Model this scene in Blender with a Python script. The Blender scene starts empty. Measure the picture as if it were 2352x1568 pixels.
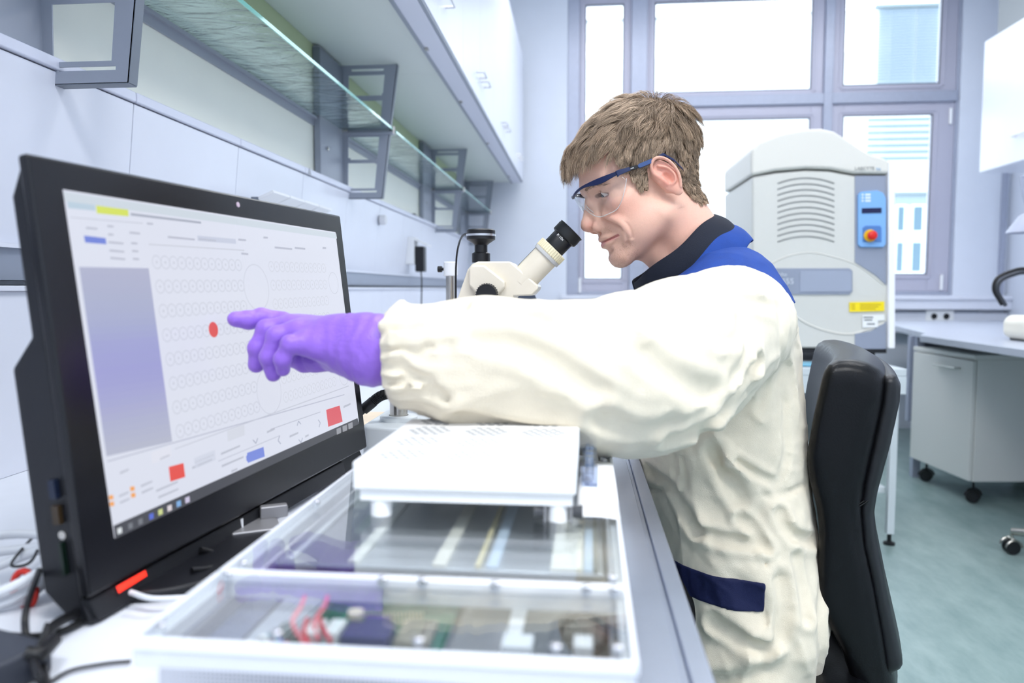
import bpy, bmesh, math, random
import numpy as np
from mathutils import Vector, Matrix, Quaternion
random.seed(7); RNG = np.random.default_rng(11)
S = bpy.context.scene
COL = S.collection
PI = math.pi
# ------------------------------------------------------------------ camera
FPX = 1732.0
CAMZ = 1.02
YAW, PITCH = math.radians(5.232), math.radians(4.029)
cam_d = bpy.data.cameras.new('camera'); cam = bpy.data.objects.new('camera', cam_d); COL.objects.link(cam)
cam.location = (0, 0, CAMZ)
cam.rotation_euler = (PI/2 - PITCH, 0, YAW)
cam_d.sensor_width = 36.0; cam_d.lens = FPX/2352*36.0
cam_d.clip_start = 0.02; cam_d.clip_end = 200
cam_d.dof.use_dof = True; cam_d.dof.focus_distance = 1.17; cam_d.dof.aperture_fstop = 4.0
S.camera = cam
R_ = np.array([math.cos(YAW), math.sin(YAW), 0])
U_ = np.array([-math.sin(YAW)*math.sin(PITCH), math.cos(YAW)*math.sin(PITCH), math.cos(PITCH)])
F_ = np.array([-math.sin(YAW)*math.cos(PITCH), math.cos(YAW)*math.cos(PITCH), -math.sin(PITCH)])
C_ = np.array([0, 0, CAMZ])
def ray(px, py): return R_*(px-1176)/FPX + U_*(784-py)/FPX + F_
def at(px, py, Y):
    r = ray(px, py); return C_ + r*(Y/r[1])
# ------------------------------------------------------------------ world, light, exposure
w = bpy.data.worlds.new('sky'); S.world = w; w.use_nodes = True
wn = w.node_tree.nodes; wl = w.node_tree.links
bg = wn['Background']; bg.inputs[0].default_value = (0.93, 0.96, 1.0, 1); bg.inputs[1].default_value = 4.3
S.view_settings.view_transform = 'Standard'; S.view_settings.look = 'None'
S.view_settings.gamma = 1.0; S.view_settings.exposure = 0.0
S.view_settings.use_curve_mapping = False
def area(name, loc, size, size_y, power, target=None, col=(1, 1, 1)):
    l = bpy.data.lights.new(name, 'AREA'); l.shape = 'RECTANGLE'; l.size = size; l.size_y = size_y
    l.energy = power; l.color = col
    o = bpy.data.objects.new(name, l); COL.objects.link(o); o.location = loc
    if target is not None:
        o.rotation_euler = (Vector(target)-Vector(loc)).to_track_quat('-Z', 'Y').to_euler()
    return o
FILL_LAMPS = [(-0.35, -0.55), (1.35, -0.55), (0.0, 1.9), (1.6, 1.9), (0.3, 4.2), (1.9, 4.2)]  # added interior fill; the first two, behind the camera, are the front fill
FILL_Z = 3.28
for i, (lx, ly) in enumerate(FILL_LAMPS):
    area('fill_light_source', (lx, ly, FILL_Z-0.035), 1.15, 0.55, 17 if i > 1 else 50)
# ------------------------------------------------------------------ materials
def hexc(r, g, b):
    f = lambda c: ((c/255)/12.92 if c/255 <= 0.04045 else (((c/255)+0.055)/1.055)**2.4)
    return (f(r), f(g), f(b), 1)
MATS = {}
def mat(name, rgb, rough=0.5, metal=0.0, noise=0.0, nscale=40, bump=0.0, bscale=200, spec=0.5, coat=0.0, emis=None, estr=0.0, trans=0.0, ior=1.45, alpha=1.0, sss=0.0, sheen=0.0):
    if name in MATS: return MATS[name]
    m = bpy.data.materials.new(name); m.use_nodes = True
    nt = m.node_tree; b = nt.nodes['Principled BSDF']
    c = hexc(*rgb)
    b.inputs['Base Color'].default_value = c
    b.inputs['Roughness'].default_value = rough; b.inputs['Metallic'].default_value = metal
    b.inputs['Specular IOR Level'].default_value = spec
    b.inputs['Coat Weight'].default_value = coat
    b.inputs['Transmission Weight'].default_value = trans; b.inputs['IOR'].default_value = ior
    b.inputs['Alpha'].default_value = alpha
    if sss: 
        b.inputs['Subsurface Weight'].default_value = sss
        b.inputs['Subsurface Radius'].default_value = (0.8, 0.3, 0.15); b.inputs['Subsurface Scale'].default_value = 0.012
    if sheen: b.inputs['Sheen Weight'].default_value = sheen
    if emis is not None:
        b.inputs['Emission Color'].default_value = hexc(*emis); b.inputs['Emission Strength'].default_value = estr
    tc = nt.nodes.new('ShaderNodeTexCoord')
    if noise:
        n = nt.nodes.new('ShaderNodeTexNoise'); n.inputs['Scale'].default_value = nscale; n.inputs['Detail'].default_value = 4
        nt.links.new(tc.outputs['Object'], n.inputs['Vector'])
        r = nt.nodes.new('ShaderNodeMapRange'); r.inputs['From Min'].default_value = 0.3; r.inputs['From Max'].default_value = 0.7
        r.inputs['To Min'].default_value = 1-noise; r.inputs['To Max'].default_value = 1+noise*0.4
        nt.links.new(n.outputs['Fac'], r.inputs['Value'])
        x = nt.nodes.new('ShaderNodeVectorMath'); x.operation = 'SCALE'
        x.inputs[0].default_value = c[:3]; nt.links.new(r.outputs[0], x.inputs['Scale'])
        nt.links.new(x.outputs[0], b.inputs['Base Color'])
    if bump:
        n2 = nt.nodes.new('ShaderNodeTexNoise'); n2.inputs['Scale'].default_value = bscale; n2.inputs['Detail'].default_value = 3
        nt.links.new(tc.outputs['Object'], n2.inputs['Vector'])
        bp = nt.nodes.new('ShaderNodeBump'); bp.inputs['Strength'].default_value = bump; bp.inputs['Distance'].default_value = 0.002
        nt.links.new(n2.outputs['Fac'], bp.inputs['Height']); nt.links.new(bp.outputs[0], b.inputs['Normal'])
    MATS[name] = m; return m
def clear_glass(name, tint=(255, 255, 255), tr=0.9, rough=0.02, ior=1.45):
    """thin sheet: mostly transparent with a mirror-like part that grows at grazing angles"""
    if name in MATS: return MATS[name]
    m = bpy.data.materials.new(name); m.use_nodes = True; nt = m.node_tree; nt.nodes.clear()
    o = nt.nodes.new('ShaderNodeOutputMaterial'); t = nt.nodes.new('ShaderNodeBsdfTransparent'); g = nt.nodes.new('ShaderNodeBsdfGlossy')
    mx = nt.nodes.new('ShaderNodeMixShader'); fr = nt.nodes.new('ShaderNodeFresnel'); fr.inputs[0].default_value = 1.45
    ge = nt.nodes.new('ShaderNodeNewGeometry'); mr = nt.nodes.new('ShaderNodeMapRange'); mr.inputs['To Min'].default_value = ior; mr.inputs['To Max'].default_value = 1/ior
    nt.links.new(ge.outputs['Backfacing'], mr.inputs['Value']); nt.links.new(mr.outputs[0], fr.inputs[0])
    ad = nt.nodes.new('ShaderNodeMath'); ad.operation = 'ADD'; ad.inputs[1].default_value = 1-tr; ad.use_clamp = True
    t.inputs[0].default_value = hexc(*tint); g.inputs['Roughness'].default_value = rough
    nt.links.new(fr.outputs[0], ad.inputs[0]); nt.links.new(ad.outputs[0], mx.inputs[0])
    nt.links.new(t.outputs[0], mx.inputs[1]); nt.links.new(g.outputs[0], mx.inputs[2]); nt.links.new(mx.outputs[0], o.inputs[0])
    MATS[name] = m; return m
# ------------------------------------------------------------------ tagging
def tag(o, label=None, cat=None, group=None, kind=None):
    if label: o['label'] = label
    if cat: o['category'] = cat
    if group: o['group'] = group
    if kind: o['kind'] = kind
    return o
def thing(name, label, cat, loc=(0, 0, 0), rz=0.0, group=None):
    o = bpy.data.objects.new(name, None); COL.objects.link(o); o.location = loc; o.rotation_euler = (0, 0, rz)
    o.empty_display_size = 0.05
    return tag(o, label, cat, group)
def copy_tree(o, parent=None):
    c = o.copy(); COL.objects.link(c); c.parent = parent
    for ch in list(o.children): copy_tree(ch, c)
    return c
# ------------------------------------------------------------------ mesh builder
def rotm(r):
    return Matrix.Rotation(r[2], 3, 'Z') @ Matrix.Rotation(r[1], 3, 'Y') @ Matrix.Rotation(r[0], 3, 'X')
class MB:
    def __init__(s): s.v = []; s.f = []; s.m = []; s.weld = False
    def add(s, vs, fs, mi=0):
        b = len(s.v); s.v += [tuple(float(c) for c in p) for p in vs]
        s.f += [tuple(b+i for i in f) for f in fs]; s.m += [mi]*len(fs); return s
    def box(s, c, d, r=None, mi=0):
        hx, hy, hz = d[0]/2, d[1]/2, d[2]/2
        vs = [Vector((x*hx, y*hy, z*hz)) for x in (-1, 1) for y in (-1, 1) for z in (-1, 1)]
        if r: M = rotm(r); vs = [M @ v for v in vs]
        vs = [v+Vector(c) for v in vs]
        return s.add(vs, [(0, 1, 3, 2), (4, 6, 7, 5), (0, 4, 5, 1), (2, 3, 7, 6), (0, 2, 6, 4), (1, 5, 7, 3)], mi)
    def bb(s, x0, x1, y0, y1, z0, z1, mi=0):
        return s.box(((x0+x1)/2, (y0+y1)/2, (z0+z1)/2), (abs(x1-x0), abs(y1-y0), abs(z1-z0)), None, mi)
    def prism(s, poly, o, ex, ey, ez, d, mi=0):
        """poly in the ex,ey plane at origin o, extruded by d along ez"""
        o, ex, ey, ez = (Vector(a) for a in (o, ex, ey, ez)); n = len(poly)
        a = [o+ex*p[0]+ey*p[1] for p in poly]; b = [v+ez*d for v in a]
        fs = [tuple(range(n))[::-1], tuple(range(n, 2*n))]+[(i, (i+1) % n, n+(i+1) % n, n+i) for i in range(n)]
        return s.add(a+b, fs, mi)
    def tube(s, path, r, n=10, mi=0, cap=True):
        path = [Vector(p) for p in path]; N = len(path)
        rr = r if isinstance(r, (list, tuple)) else [r]*N
        t0 = (path[1]-path[0]).normalized(); up = Vector((0, 0, 1)) if abs(t0.z) < 0.9 else Vector((1, 0, 0))
        a = t0.cross(up).normalized(); vs = []
        for i in range(N):
            t = (path[min(i+1, N-1)]-path[max(i-1, 0)]).normalized()
            a = (a-t*a.dot(t)).normalized(); b = t.cross(a)
            for k in range(n):
                th = 2*PI*k/n; vs.append(path[i]+(a*math.cos(th)+b*math.sin(th))*rr[i])
        fs = [(i*n+k, i*n+(k+1) % n, (i+1)*n+(k+1) % n, (i+1)*n+k) for i in range(N-1) for k in range(n)]
        if cap: fs += [tuple(range(n))[::-1], tuple(range((N-1)*n, N*n))]
        return s.add(vs, fs, mi)
    def cyl(s, p0, p1, r0, r1=None, n=24, mi=0): return s.tube([p0, p1], [r0, r0 if r1 is None else r1], n, mi)
    def lathe(s, prof, o=(0, 0, 0), axis=(0, 0, 1), n=32, mi=0):
        s.weld = True; o = Vector(o); q = Vector(axis).normalized().to_track_quat('Z', 'Y'); vs = []; N = len(prof)
        for r, z in prof:
            for k in range(n):
                th = 2*PI*k/n; vs.append(o+q @ Vector((r*math.cos(th), r*math.sin(th), z)))
        fs = [(i*n+k, i*n+(k+1) % n, (i+1)*n+(k+1) % n, (i+1)*n+k) for i in range(N-1) for k in range(n)]
        if prof[0][0] > 1e-6: fs.append(tuple(range(n))[::-1])
        if prof[-1][0] > 1e-6: fs.append(tuple(range((N-1)*n, N*n)))
        return s.add(vs, fs, mi)
    def build(s, name, mats, parent=None, smooth=40, bevel=0, seg=2):
        me = bpy.data.meshes.new(name); me.from_pydata(s.v, [], s.f)
        ms = mats if isinstance(mats, (list, tuple)) else [mats]
        for m in ms: me.materials.append(m)
        me.polygons.foreach_set('material_index', s.m)
        bm = bmesh.new(); bm.from_mesh(me); (bmesh.ops.remove_doubles(bm, verts=bm.verts, dist=1e-6) if s.weld else None)
        bmesh.ops.recalc_face_normals(bm, faces=bm.faces); bm.to_mesh(me); bm.free()
        me.update()
        me.shade_smooth(); me.set_sharp_from_angle(angle=math.radians(smooth))
        o = bpy.data.objects.new(name, me); COL.objects.link(o)
        if parent: o.parent = parent
        if bevel:
            b = o.modifiers.new('bevel', 'BEVEL'); b.width = bevel; b.segments = seg; b.limit_method = 'ANGLE'; b.angle_limit = math.radians(35)
            b.harden_normals = True
        return o
def smooth_path(pts, n=8):
    """Catmull-Rom through points"""
    P = [Vector(p) for p in pts]; P = [P[0]*2-P[1]]+P+[P[-1]*2-P[-2]]; out = []
    for i in range(1, len(P)-2):
        for k in range(n):
            t = k/n; a, b, c, d = P[i-1:i+3]
            out.append(0.5*((2*b)+(-a+c)*t+(2*a-5*b+4*c-d)*t*t+(-a+3*b-3*c+d)*t**3))
    out.append(P[-2]); return out
def text_mesh(txt, size, name, m, parent, M, extrude=0.0003):
    cu = bpy.data.curves.new(name, 'FONT'); cu.body = txt; cu.size = size; cu.extrude = extrude
    t = bpy.data.objects.new(name, cu); COL.objects.link(t)
    dg = bpy.context.evaluated_depsgraph_get(); dg.update()
    me = bpy.data.meshes.new_from_object(t.evaluated_get(dg))
    bpy.data.objects.remove(t); bpy.data.curves.remove(cu)
    me.transform(M); me.materials.clear(); me.materials.append(m)
    o = bpy.data.objects.new(name, me); COL.objects.link(o)
    if parent: o.parent = parent
    return o
# ------------------------------------------------------------------ signed-distance modelling
def ell(P, c, r, R=None):
    q = P-np.array(c, 'f4')
    if R is not None: q = q @ np.array(R, 'f4')
    r = np.array(r, 'f4')
    k0 = np.sqrt(((q/r)**2).sum(-1)); k1 = np.sqrt(((q/(r*r))**2).sum(-1))
    return k0*(k0-1)/np.maximum(k1, 1e-6)
def cap(P, a, b, ra, rb=None):
    a = np.array(a, 'f4'); b = np.array(b, 'f4'); rb = ra if rb is None else rb
    ab = b-a; t = np.clip(((P-a)@ab)/max(float(ab@ab), 1e-12), 0, 1)
    return np.sqrt(((P-a-t[..., None]*ab)**2).sum(-1))-(ra+(rb-ra)*t)
def chain(P, pts, rs):
    d = None; rs = rs if isinstance(rs, (list, tuple)) else [rs]*len(pts); rs = list(rs)+[rs[-1]]*(len(pts)-len(rs))
    for i in range(len(pts)-1):
        e = cap(P, pts[i], pts[i+1], rs[i], rs[i+1]); d = e if d is None else np.minimum(d, e)
    return d
def smin(a, b, k):
    h = np.clip(0.5+0.5*(b-a)/k, 0, 1); return b*(1-h)+a*h-k*h*(1-h)
def smax(a, b, k): return -smin(-a, -b, k)
def surfnet(fn, lo, hi, h):
    ax = [np.arange(lo[i], hi[i]+h, h, dtype='f4') for i in range(3)]
    sh = tuple(len(a) for a in ax); F = np.empty(sh, 'f4')
    nb = 14; bl = [list(range(0, n, nb)) for n in sh]      # blocks far from the surface are skipped
    cen = [np.array([a[min(i+nb//2, len(a)-1)] for i in b]) for a, b in zip(ax, bl)]
    cd = fn(np.stack(np.meshgrid(*cen, indexing='ij'), -1).astype('f4')); lim = nb*h*.87*1.5+.012
    for ii, i0 in enumerate(bl[0]):
        for jj, j0 in enumerate(bl[1]):
            for kk, k0 in enumerate(bl[2]):
                sl = (slice(i0, i0+nb), slice(j0, j0+nb), slice(k0, k0+nb)); c = cd[ii, jj, kk]
                if abs(c) > lim: F[sl] = c
                else: F[sl] = fn(np.stack(np.meshgrid(ax[0][sl[0]], ax[1][sl[1]], ax[2][sl[2]], indexing='ij'), -1))
    for a in range(3):                                   # close the volume at the box
        sl = [slice(None)]*3
        for e in (0, -1):
            sl[a] = e; F[tuple(sl)] = np.maximum(F[tuple(sl)], h*0.5)
    I = F < 0
    cnt = np.zeros(tuple(s-1 for s in sh), 'i1')
    for dx in (0, 1):
        for dy in (0, 1):
            for dz in (0, 1): cnt += I[dx:sh[0]-1+dx, dy:sh[1]-1+dy, dz:sh[2]-1+dz]
    act = np.argwhere((cnt > 0) & (cnt < 8)); ident = -np.ones(cnt.shape, 'i4'); ident[tuple(act.T)] = np.arange(len(act))
    s = np.zeros((len(act), 3)); n = np.zeros(len(act))
    cor = [(a, b, c) for a in (0, 1) for b in (0, 1) for c in (0, 1)]
    for i, p in enumerate(cor):
        for q in cor[i+1:]:
            if sum(abs(p[k]-q[k]) for k in range(3)) != 1: continue
            fa = F[tuple((act+p).T)]; fb = F[tuple((act+q).T)]; m = (fa < 0) != (fb < 0)
            t = np.where(m, fa/np.where(m, fa-fb, 1), 0)
            s += np.where(m[:, None], np.array(p)+t[:, None]*(np.array(q)-np.array(p)), 0); n += m
    V = np.array(lo)+(act+s/np.maximum(n, 1)[:, None])*h
    faces = []
    for a in range(3):
        b, c = (a+1) % 3, (a+2) % 3
        s0 = [slice(None)]*3; s1 = [slice(None)]*3; s0[a] = slice(0, -1); s1[a] = slice(1, None)
        A, B = I[tuple(s0)], I[tuple(s1)]
        e = np.argwhere(A != B); e = e[(e[:, b] > 0) & (e[:, c] > 0) & (e[:, b] < sh[b]-1) & (e[:, c] < sh[c]-1)]
        eb = np.zeros(3, int); eb[b] = 1; ec = np.zeros(3, int); ec[c] = 1
        q = np.stack([ident[tuple((e-eb-ec).T)], ident[tuple((e-ec).T)], ident[tuple(e.T)], ident[tuple((e-eb).T)]], 1)
        fl = ~A[tuple(e.T)]; q[fl] = q[fl][:, ::-1]; faces.append(q)
    Q = np.concatenate(faces); Q = Q[(Q >= 0).all(1)]
    return V, Q
def np_mesh(name, V, Q, mats, parent=None, midx=None, nv=4):
    me = bpy.data.meshes.new(name); me.vertices.add(len(V)); me.vertices.foreach_set('co', np.asarray(V, 'f4').ravel())
    me.loops.add(len(Q)*nv); me.polygons.add(len(Q))
    me.loops.foreach_set('vertex_index', np.asarray(Q, 'i4').ravel())
    me.polygons.foreach_set('loop_start', np.arange(0, len(Q)*nv, nv, dtype='i4'))
    for m in (mats if isinstance(mats, (list, tuple)) else [mats]): me.materials.append(m)
    if midx is not None: me.polygons.foreach_set('material_index', np.asarray(midx, 'i4'))
    me.update(calc_edges=True); me.validate(); me.shade_smooth()
    o = bpy.data.objects.new(name, me); COL.objects.link(o)
    if parent: o.parent = parent
    return o
def sdf_obj(name, fn, lo, hi, h, mats, parent=None, T=None, post=None, relax=0):
    V, Q = surfnet(fn, lo, hi, h)
    for _ in range(relax):
        A = np.zeros_like(V); n = np.zeros(len(V))
        for i in range(4):
            a, b = Q[:, i], Q[:, (i+1) % 4]
            np.add.at(A, a, V[b]); np.add.at(n, a, 1); np.add.at(A, b, V[a]); np.add.at(n, b, 1)
        V = 0.5*V+0.5*A/np.maximum(n, 1)[:, None]
    W = V if T is None else T(V)
    return np_mesh(name, W, Q, mats, parent)
# ================================================================== the room
XW, YW, XR, YB, ZC = -0.88, 5.7, 3.02, -1.8, 3.32
white_paint = mat('white_wall_paint', (222, 228, 240), .7, noise=.02, nscale=6, bump=.05, bscale=300)
cream_panel = mat('pale_cream_panel', (240, 243, 234), .45, noise=.02, nscale=5)
grey_frame = mat('grey_aluminium', (172, 178, 196), .38, metal=.25, noise=.04, nscale=30)
grey_dark = mat('grey_lacquer', (112, 120, 132), .42)
grey_mid = mat('light_grey_lacquer', (152, 159, 173), .40)
white_lac = mat('white_lacquer', (224, 228, 240), .30, noise=.015, nscale=10)
white_pl = mat('white_plastic', (240, 242, 245), .35)
chrome = mat('brushed_steel', (190, 186, 178), .24, metal=1.0, noise=.05, nscale=80)
black_pl = mat('black_plastic_satin', (20, 21, 25), .38, noise=.05, nscale=80)
def struct(mb, name, m, **k):
    o = mb.build(name, m, **k); o['kind'] = 'structure'; return o
def floor_mat():
    m = mat('green_linoleum', (150, 180, 178), .28, spec=.5); nt = m.node_tree; b = nt.nodes['Principled BSDF']
    tc = nt.nodes.new('ShaderNodeTexCoord'); n = nt.nodes.new('ShaderNodeTexNoise'); n.inputs['Scale'].default_value = 14; n.inputs['Detail'].default_value = 8; n.inputs['Roughness'].default_value = .7
    mp = nt.nodes.new('ShaderNodeMapping'); mp.inputs['Scale'].default_value = (1, .35, 1); nt.links.new(tc.outputs['Object'], mp.inputs[0]); nt.links.new(mp.outputs[0], n.inputs['Vector'])
    r = nt.nodes.new('ShaderNodeValToRGB'); r.color_ramp.elements[0].position = .3; r.color_ramp.elements[1].position = .75
    r.color_ramp.elements[0].color = hexc(122, 146, 145); r.color_ramp.elements[1].color = hexc(160, 180, 178)
    nt.links.new(n.outputs['Fac'], r.inputs[0]); nt.links.new(r.outputs[0], b.inputs['Base Color']); return m
struct(MB().bb(XW-.1, XR+.1, YB-.1, YW+.1, -.06, 0), 'floor', floor_mat())
struct(MB().bb(XW-.1, XR+.1, YB-.1, YW+.12, ZC, ZC+.06), 'ceiling', white_paint)
struct(MB().bb(XW-.1, XW, YB-.1, YW+.1, 0, ZC), 'wall_left', white_paint)
struct(MB().bb(XR, XR+.1, YB-.1, YW+.1, 0, ZC), 'wall_right', white_paint)
struct(MB().bb(XW-.1, XR+.1, YB-.1, YB, 0, ZC), 'wall_front', white_paint)
# window wall: opening from px 1303..2200
WX0, WX1, WZ0, WZ1 = float(at(1303, 300, YW)[0]), float(at(2203, 300, YW)[0]), float(at(1700, 678, YW)[2]), 3.22
b = MB(); b.bb(XW-.1, WX0, YW, YW+.18, 0, ZC); b.bb(WX1, XR+.1, YW, YW+.18, 0, ZC); b.bb(WX0, WX1, YW, YW+.18, 0, WZ0-.02); b.bb(WX0, WX1, YW, YW+.18, WZ1, ZC)
struct(b, 'wall_back', white_paint)
def X(px, Y=YW+.06): return float(at(px, 400, Y)[0])
def Z(py, px=1700, Y=YW+.06): return float(at(px, py, Y)[2])
YF = YW+.06
# window: frame with posts and transom; panes of glass
win = thing('window_1', None, None, (0, 0, 0)); win['kind'] = 'structure'
f = MB()
def bar(m, x0, x1, z0, z1, y0=YW+.02, y1=YW+.10): m.bb(x0, x1, y0, y1, z0, z1)
bar(f, WX0, X(1330), WZ0, WZ1); bar(f, X(2183), WX1, WZ0, WZ1); [bar(f, X(a), X(b_), z_, z_+h_, YW+.021, YW+.099) for a, b_ in ((1330, 1446), (1482, 1882), (1902, 2183)) for z_, h_ in ((WZ1-.06, .06), (WZ0, .03))]
bar(f, X(1446), X(1482), WZ0, WZ1, YW+.0, YW+.12); bar(f, X(1882), X(1902), WZ0, WZ1, YW+.0, YW+.12)
ZT0, ZT1 = Z(246), Z(222)
bar(f, X(1482), X(1882), ZT0, ZT1, YW+.002, YW+.118); bar(f, X(1902), X(2183), ZT0, ZT1, YW+.002, YW+.118)
f.build('window_frame', grey_frame, win, bevel=.004)
sash_m = mat('grey_window_sash', (186, 186, 202), .4, metal=.15)
def sash(x0, x1, z0, z1, glx0, glx1, glz0, glz1, hinge=None):
    s = MB(); y0, y1 = YW+.03, YW+.09
    s.bb(x0, glx0, y0, y1, z0, z1); s.bb(glx1, x1, y0, y1, z0, z1); s.bb(glx0, glx1, y0, y1, z0, glz0); s.bb(glx0, glx1, y0, y1, glz1, z1)
    t = .016   # glazing bead
    s.bb(glx0-t*2, glx0-t, y0-.008, y0, glz0-t, glz1+t); s.bb(glx1+t, glx1+t*2, y0-.008, y0, glz0-t, glz1+t); s.bb(glx0-t, glx1+t, y0-.008, y0, glz0-t*2, glz0-t); s.bb(glx0-t, glx1+t, y0-.008, y0, glz1+t, glz1+t*2)
    o = s.build('sash', sash_m, win, bevel=.003)
    MB().bb(glx0, glx1, YW+.055, YW+.063, glz0, glz1).build('pane', clear_glass('window_glass', (246, 251, 253), .97, .0), o)
    g = MB(); q = .007                                          # dark rubber gasket
    g.bb(glx0, glx0+q, y0+.004, y0+.012, glz0, glz1); g.bb(glx1-q, glx1, y0+.004, y0+.012, glz0, glz1); g.bb(glx0+q, glx1-q, y0+.004, y0+.012, glz0, glz0+q); g.bb(glx0+q, glx1-q, y0+.004, y0+.012, glz1-q, glz1)
    g.build('gasket', mat('rubber_gasket', (74, 78, 86), .6), o)
    if hinge:
        for hx, hz in hinge: MB().tube([(hx, y0-.012, hz-.055), (hx, y0-.012, hz+.055)], .011, 12).build('hinge', white_pl, o)
sash(X(1330), X(1446), WZ0+.03, WZ1-.06, X(1343), X(1429), Z(640, 1380), WZ1-.12, [(X(1333), Z(655, 1330))])
sash(X(1482), X(1882), ZT1, WZ1-.06, X(1499), X(1855), Z(211), WZ1-.12)
sash(X(1902), X(2183), ZT1, WZ1-.06, X(1927), X(2146), Z(196, 2050), WZ1-.12)
sash(X(1482), X(1882), WZ0+.03, ZT0, X(1499), X(1855), Z(640), Z(275))
sash(X(1902), X(2183), WZ0+.03, ZT0, X(1930), X(2134), Z(630, 2050), Z(265, 2050), [(X(2166), Z(648, 2160)), (X(2172), Z(270, 2160))])
struct(MB().bb(WX0-.04, XR, YW-.10, YW, WZ0-.03, WZ0).bb(WX0-.04, XR, YW-.085, YW, WZ0-.10, WZ0-.03), 'trim_1', white_lac, bevel=.004)
struct(MB().bb(WX1+.30, WX1+.33, YW-.03, YW, .9, ZC), 'trim_2', grey_frame)
# trunking under the window with the two black sockets
tk = thing('cable_trunking', 'white cable trunking under the window with grey joint line', 'trunking', (0, YW, 0))
MB().bb(1.0, XR, -.05, 0, .70, WZ0-.125).build('trunking_body', white_lac, tk, bevel=.004)
MB().bb(1.0, XR-.2, -.052, 0, WZ0-.125, WZ0-.110).build('joint_strip', grey_mid, tk)
sp = thing('socket_plate', 'white double socket plate with two round black sockets under the window', 'socket', (float(at(2158, 726, YW-.05)[0]), YW-.05, float(at(2158, 726, YW-.05)[2])))
MB().box((0, -.004, 0), (.19, .008, .085)).build('plate', white_pl, sp, bevel=.003)
for s_ in (-1, 1): MB().lathe([(0, 0), (.019, 0), (.021, .004), (.016, .004), (.014, .002), (0, .002)], (s_*.042, -.008, 0), (0, -1, 0), 24).build('socket', black_pl, sp)
# unseen fill panels added to brighten the room, shaped as ceiling fixtures
for i, (lx, ly) in enumerate(FILL_LAMPS):
    where = ['over the front of the bench', 'over the empty floor behind the viewer', 'over the man', 'over the aisle', 'over the far bench end', 'by the window over the right bench'][i]
    t = thing('fill_panel', 'added white rectangular fill light at the ceiling '+where, 'ceiling light', (lx, ly, ZC-.05), 0, 'added fill lights')
    m = MB(); m.bb(-.62, .62, -.32, -.29, 0, .05); m.bb(-.62, .62, .29, .32, 0, .05); m.bb(-.62, -.59, -.29, .29, 0, .05); m.bb(.59, .62, -.29, .29, 0, .05)
    m.build('housing', white_pl, t); MB().bb(-.59, .59, -.29, .29, .012, .018).build('diffuser', mat('fill_diffuser', (255, 255, 255), .4, emis=(255, 255, 255), estr=2.0), t)
# ------------------------------------------------------------------ outside
fac = thing('office_building', 'white office building with slatted blinds seen through the right window panes', 'building', (0, 14, 0))
YO = 14.0; fx = lambda px: float(at(px, 300, YO)[0]); fz = lambda py: float(at(2070, py, YO)[2])
bw = mat('white_render', (236, 240, 244), .8); bx = fx(1985)
MB().bb(bx, bx+9, 0, 6, -3, fz(14)).build('wall', bw, fac)
slat = mat('pale_blue_slat', (122, 142, 160), .5); glassb = mat('blue_grey_glazing', (84, 112, 130), .15); fr_ = mat('pale_window_frame', (225, 235, 240), .5)
def blind(x0, x1, z0, z1, n, name='blind'):
    m = MB(); 
    for i in range(n):
        z = z0+(z1-z0)*(i+.5)/n; m.box(((x0+x1)/2, -.05, z), (x1-x0, .02, (z1-z0)/n*.55), (.5, 0, 0))
    m.build(name, slat, fac)
blind(fx(2008), fx(2092), fz(196), fz(22), 26); blind(fx(2094), fx(2150), fz(196), fz(22), 26)
MB().bb(fx(2000), fx(2160), -.08, 0, fz(20), fz(12)).build('canopy', mat('dark_eaves', (120, 134, 142), .5), fac)
blind(fx(1990), fx(2160), fz(372), fz(268), 7)
for px0, px1 in ((2062, 2086), (2098, 2128)):
    for py0, py1 in ((535, 470), (628, 552)):
        w_ = MB().bb(fx(px0), fx(px1), -.04, 0, fz(py0), fz(py1)).build('window', fr_, fac)
        MB().bb(fx(px0)+.04, fx(px1)-.04, -.06, -.04, fz(py0)+.04, fz(py1)-.04).build('pane', glassb, w_)
MB().bb(fx(2050), fx(2160), -.10, 0, fz(448), fz(442)).build('ledge', mat('dark_eaves', (120, 134, 142), .5), fac)
MB().bb(fx(2050), fx(2160), -.03, 0, fz(470), fz(448)).build('lintel', mat('grey_lintel', (140, 156, 166), .6), fac)
fb = thing('distant_building', 'plain white building beyond the middle panes with a thin grey roof line', 'building', (0, 22, 0)); YD = 22.0
MB().bb(X(1290, YD), X(1960, YD), 0, 6, -3, Z(44, 1345, YD)).build('wall', bw, fb)
MB().prism([(X(1338, YD), Z(52, 1345, YD)), (X(1565, YD), Z(43, 1560, YD)), (X(1565, YD), Z(40, 1560, YD)), (X(1338, YD), Z(49, 1345, YD))], (0, -.05, 0), (1, 0, 0), (0, 0, 1), (0, 1, 0), .06).build('roof_edge', grey_dark, fb)
MB().prism([(X(1648, YD), Z(38, 1648, YD)), (X(1870, YD), Z(31, 1860, YD)), (X(1870, YD), Z(28, 1860, YD)), (X(1648, YD), Z(35, 1648, YD))], (0, -.05, 0), (1, 0, 0), (0, 0, 1), (0, 1, 0), .06).build('roof_edge', grey_dark, fb)
gr = MB().bb(-30, 40, YW+.3, 60, -3.2, -3.0).build('ground', mat('pale_paving', (200, 204, 206), .9)); gr['kind'] = 'structure'
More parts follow.
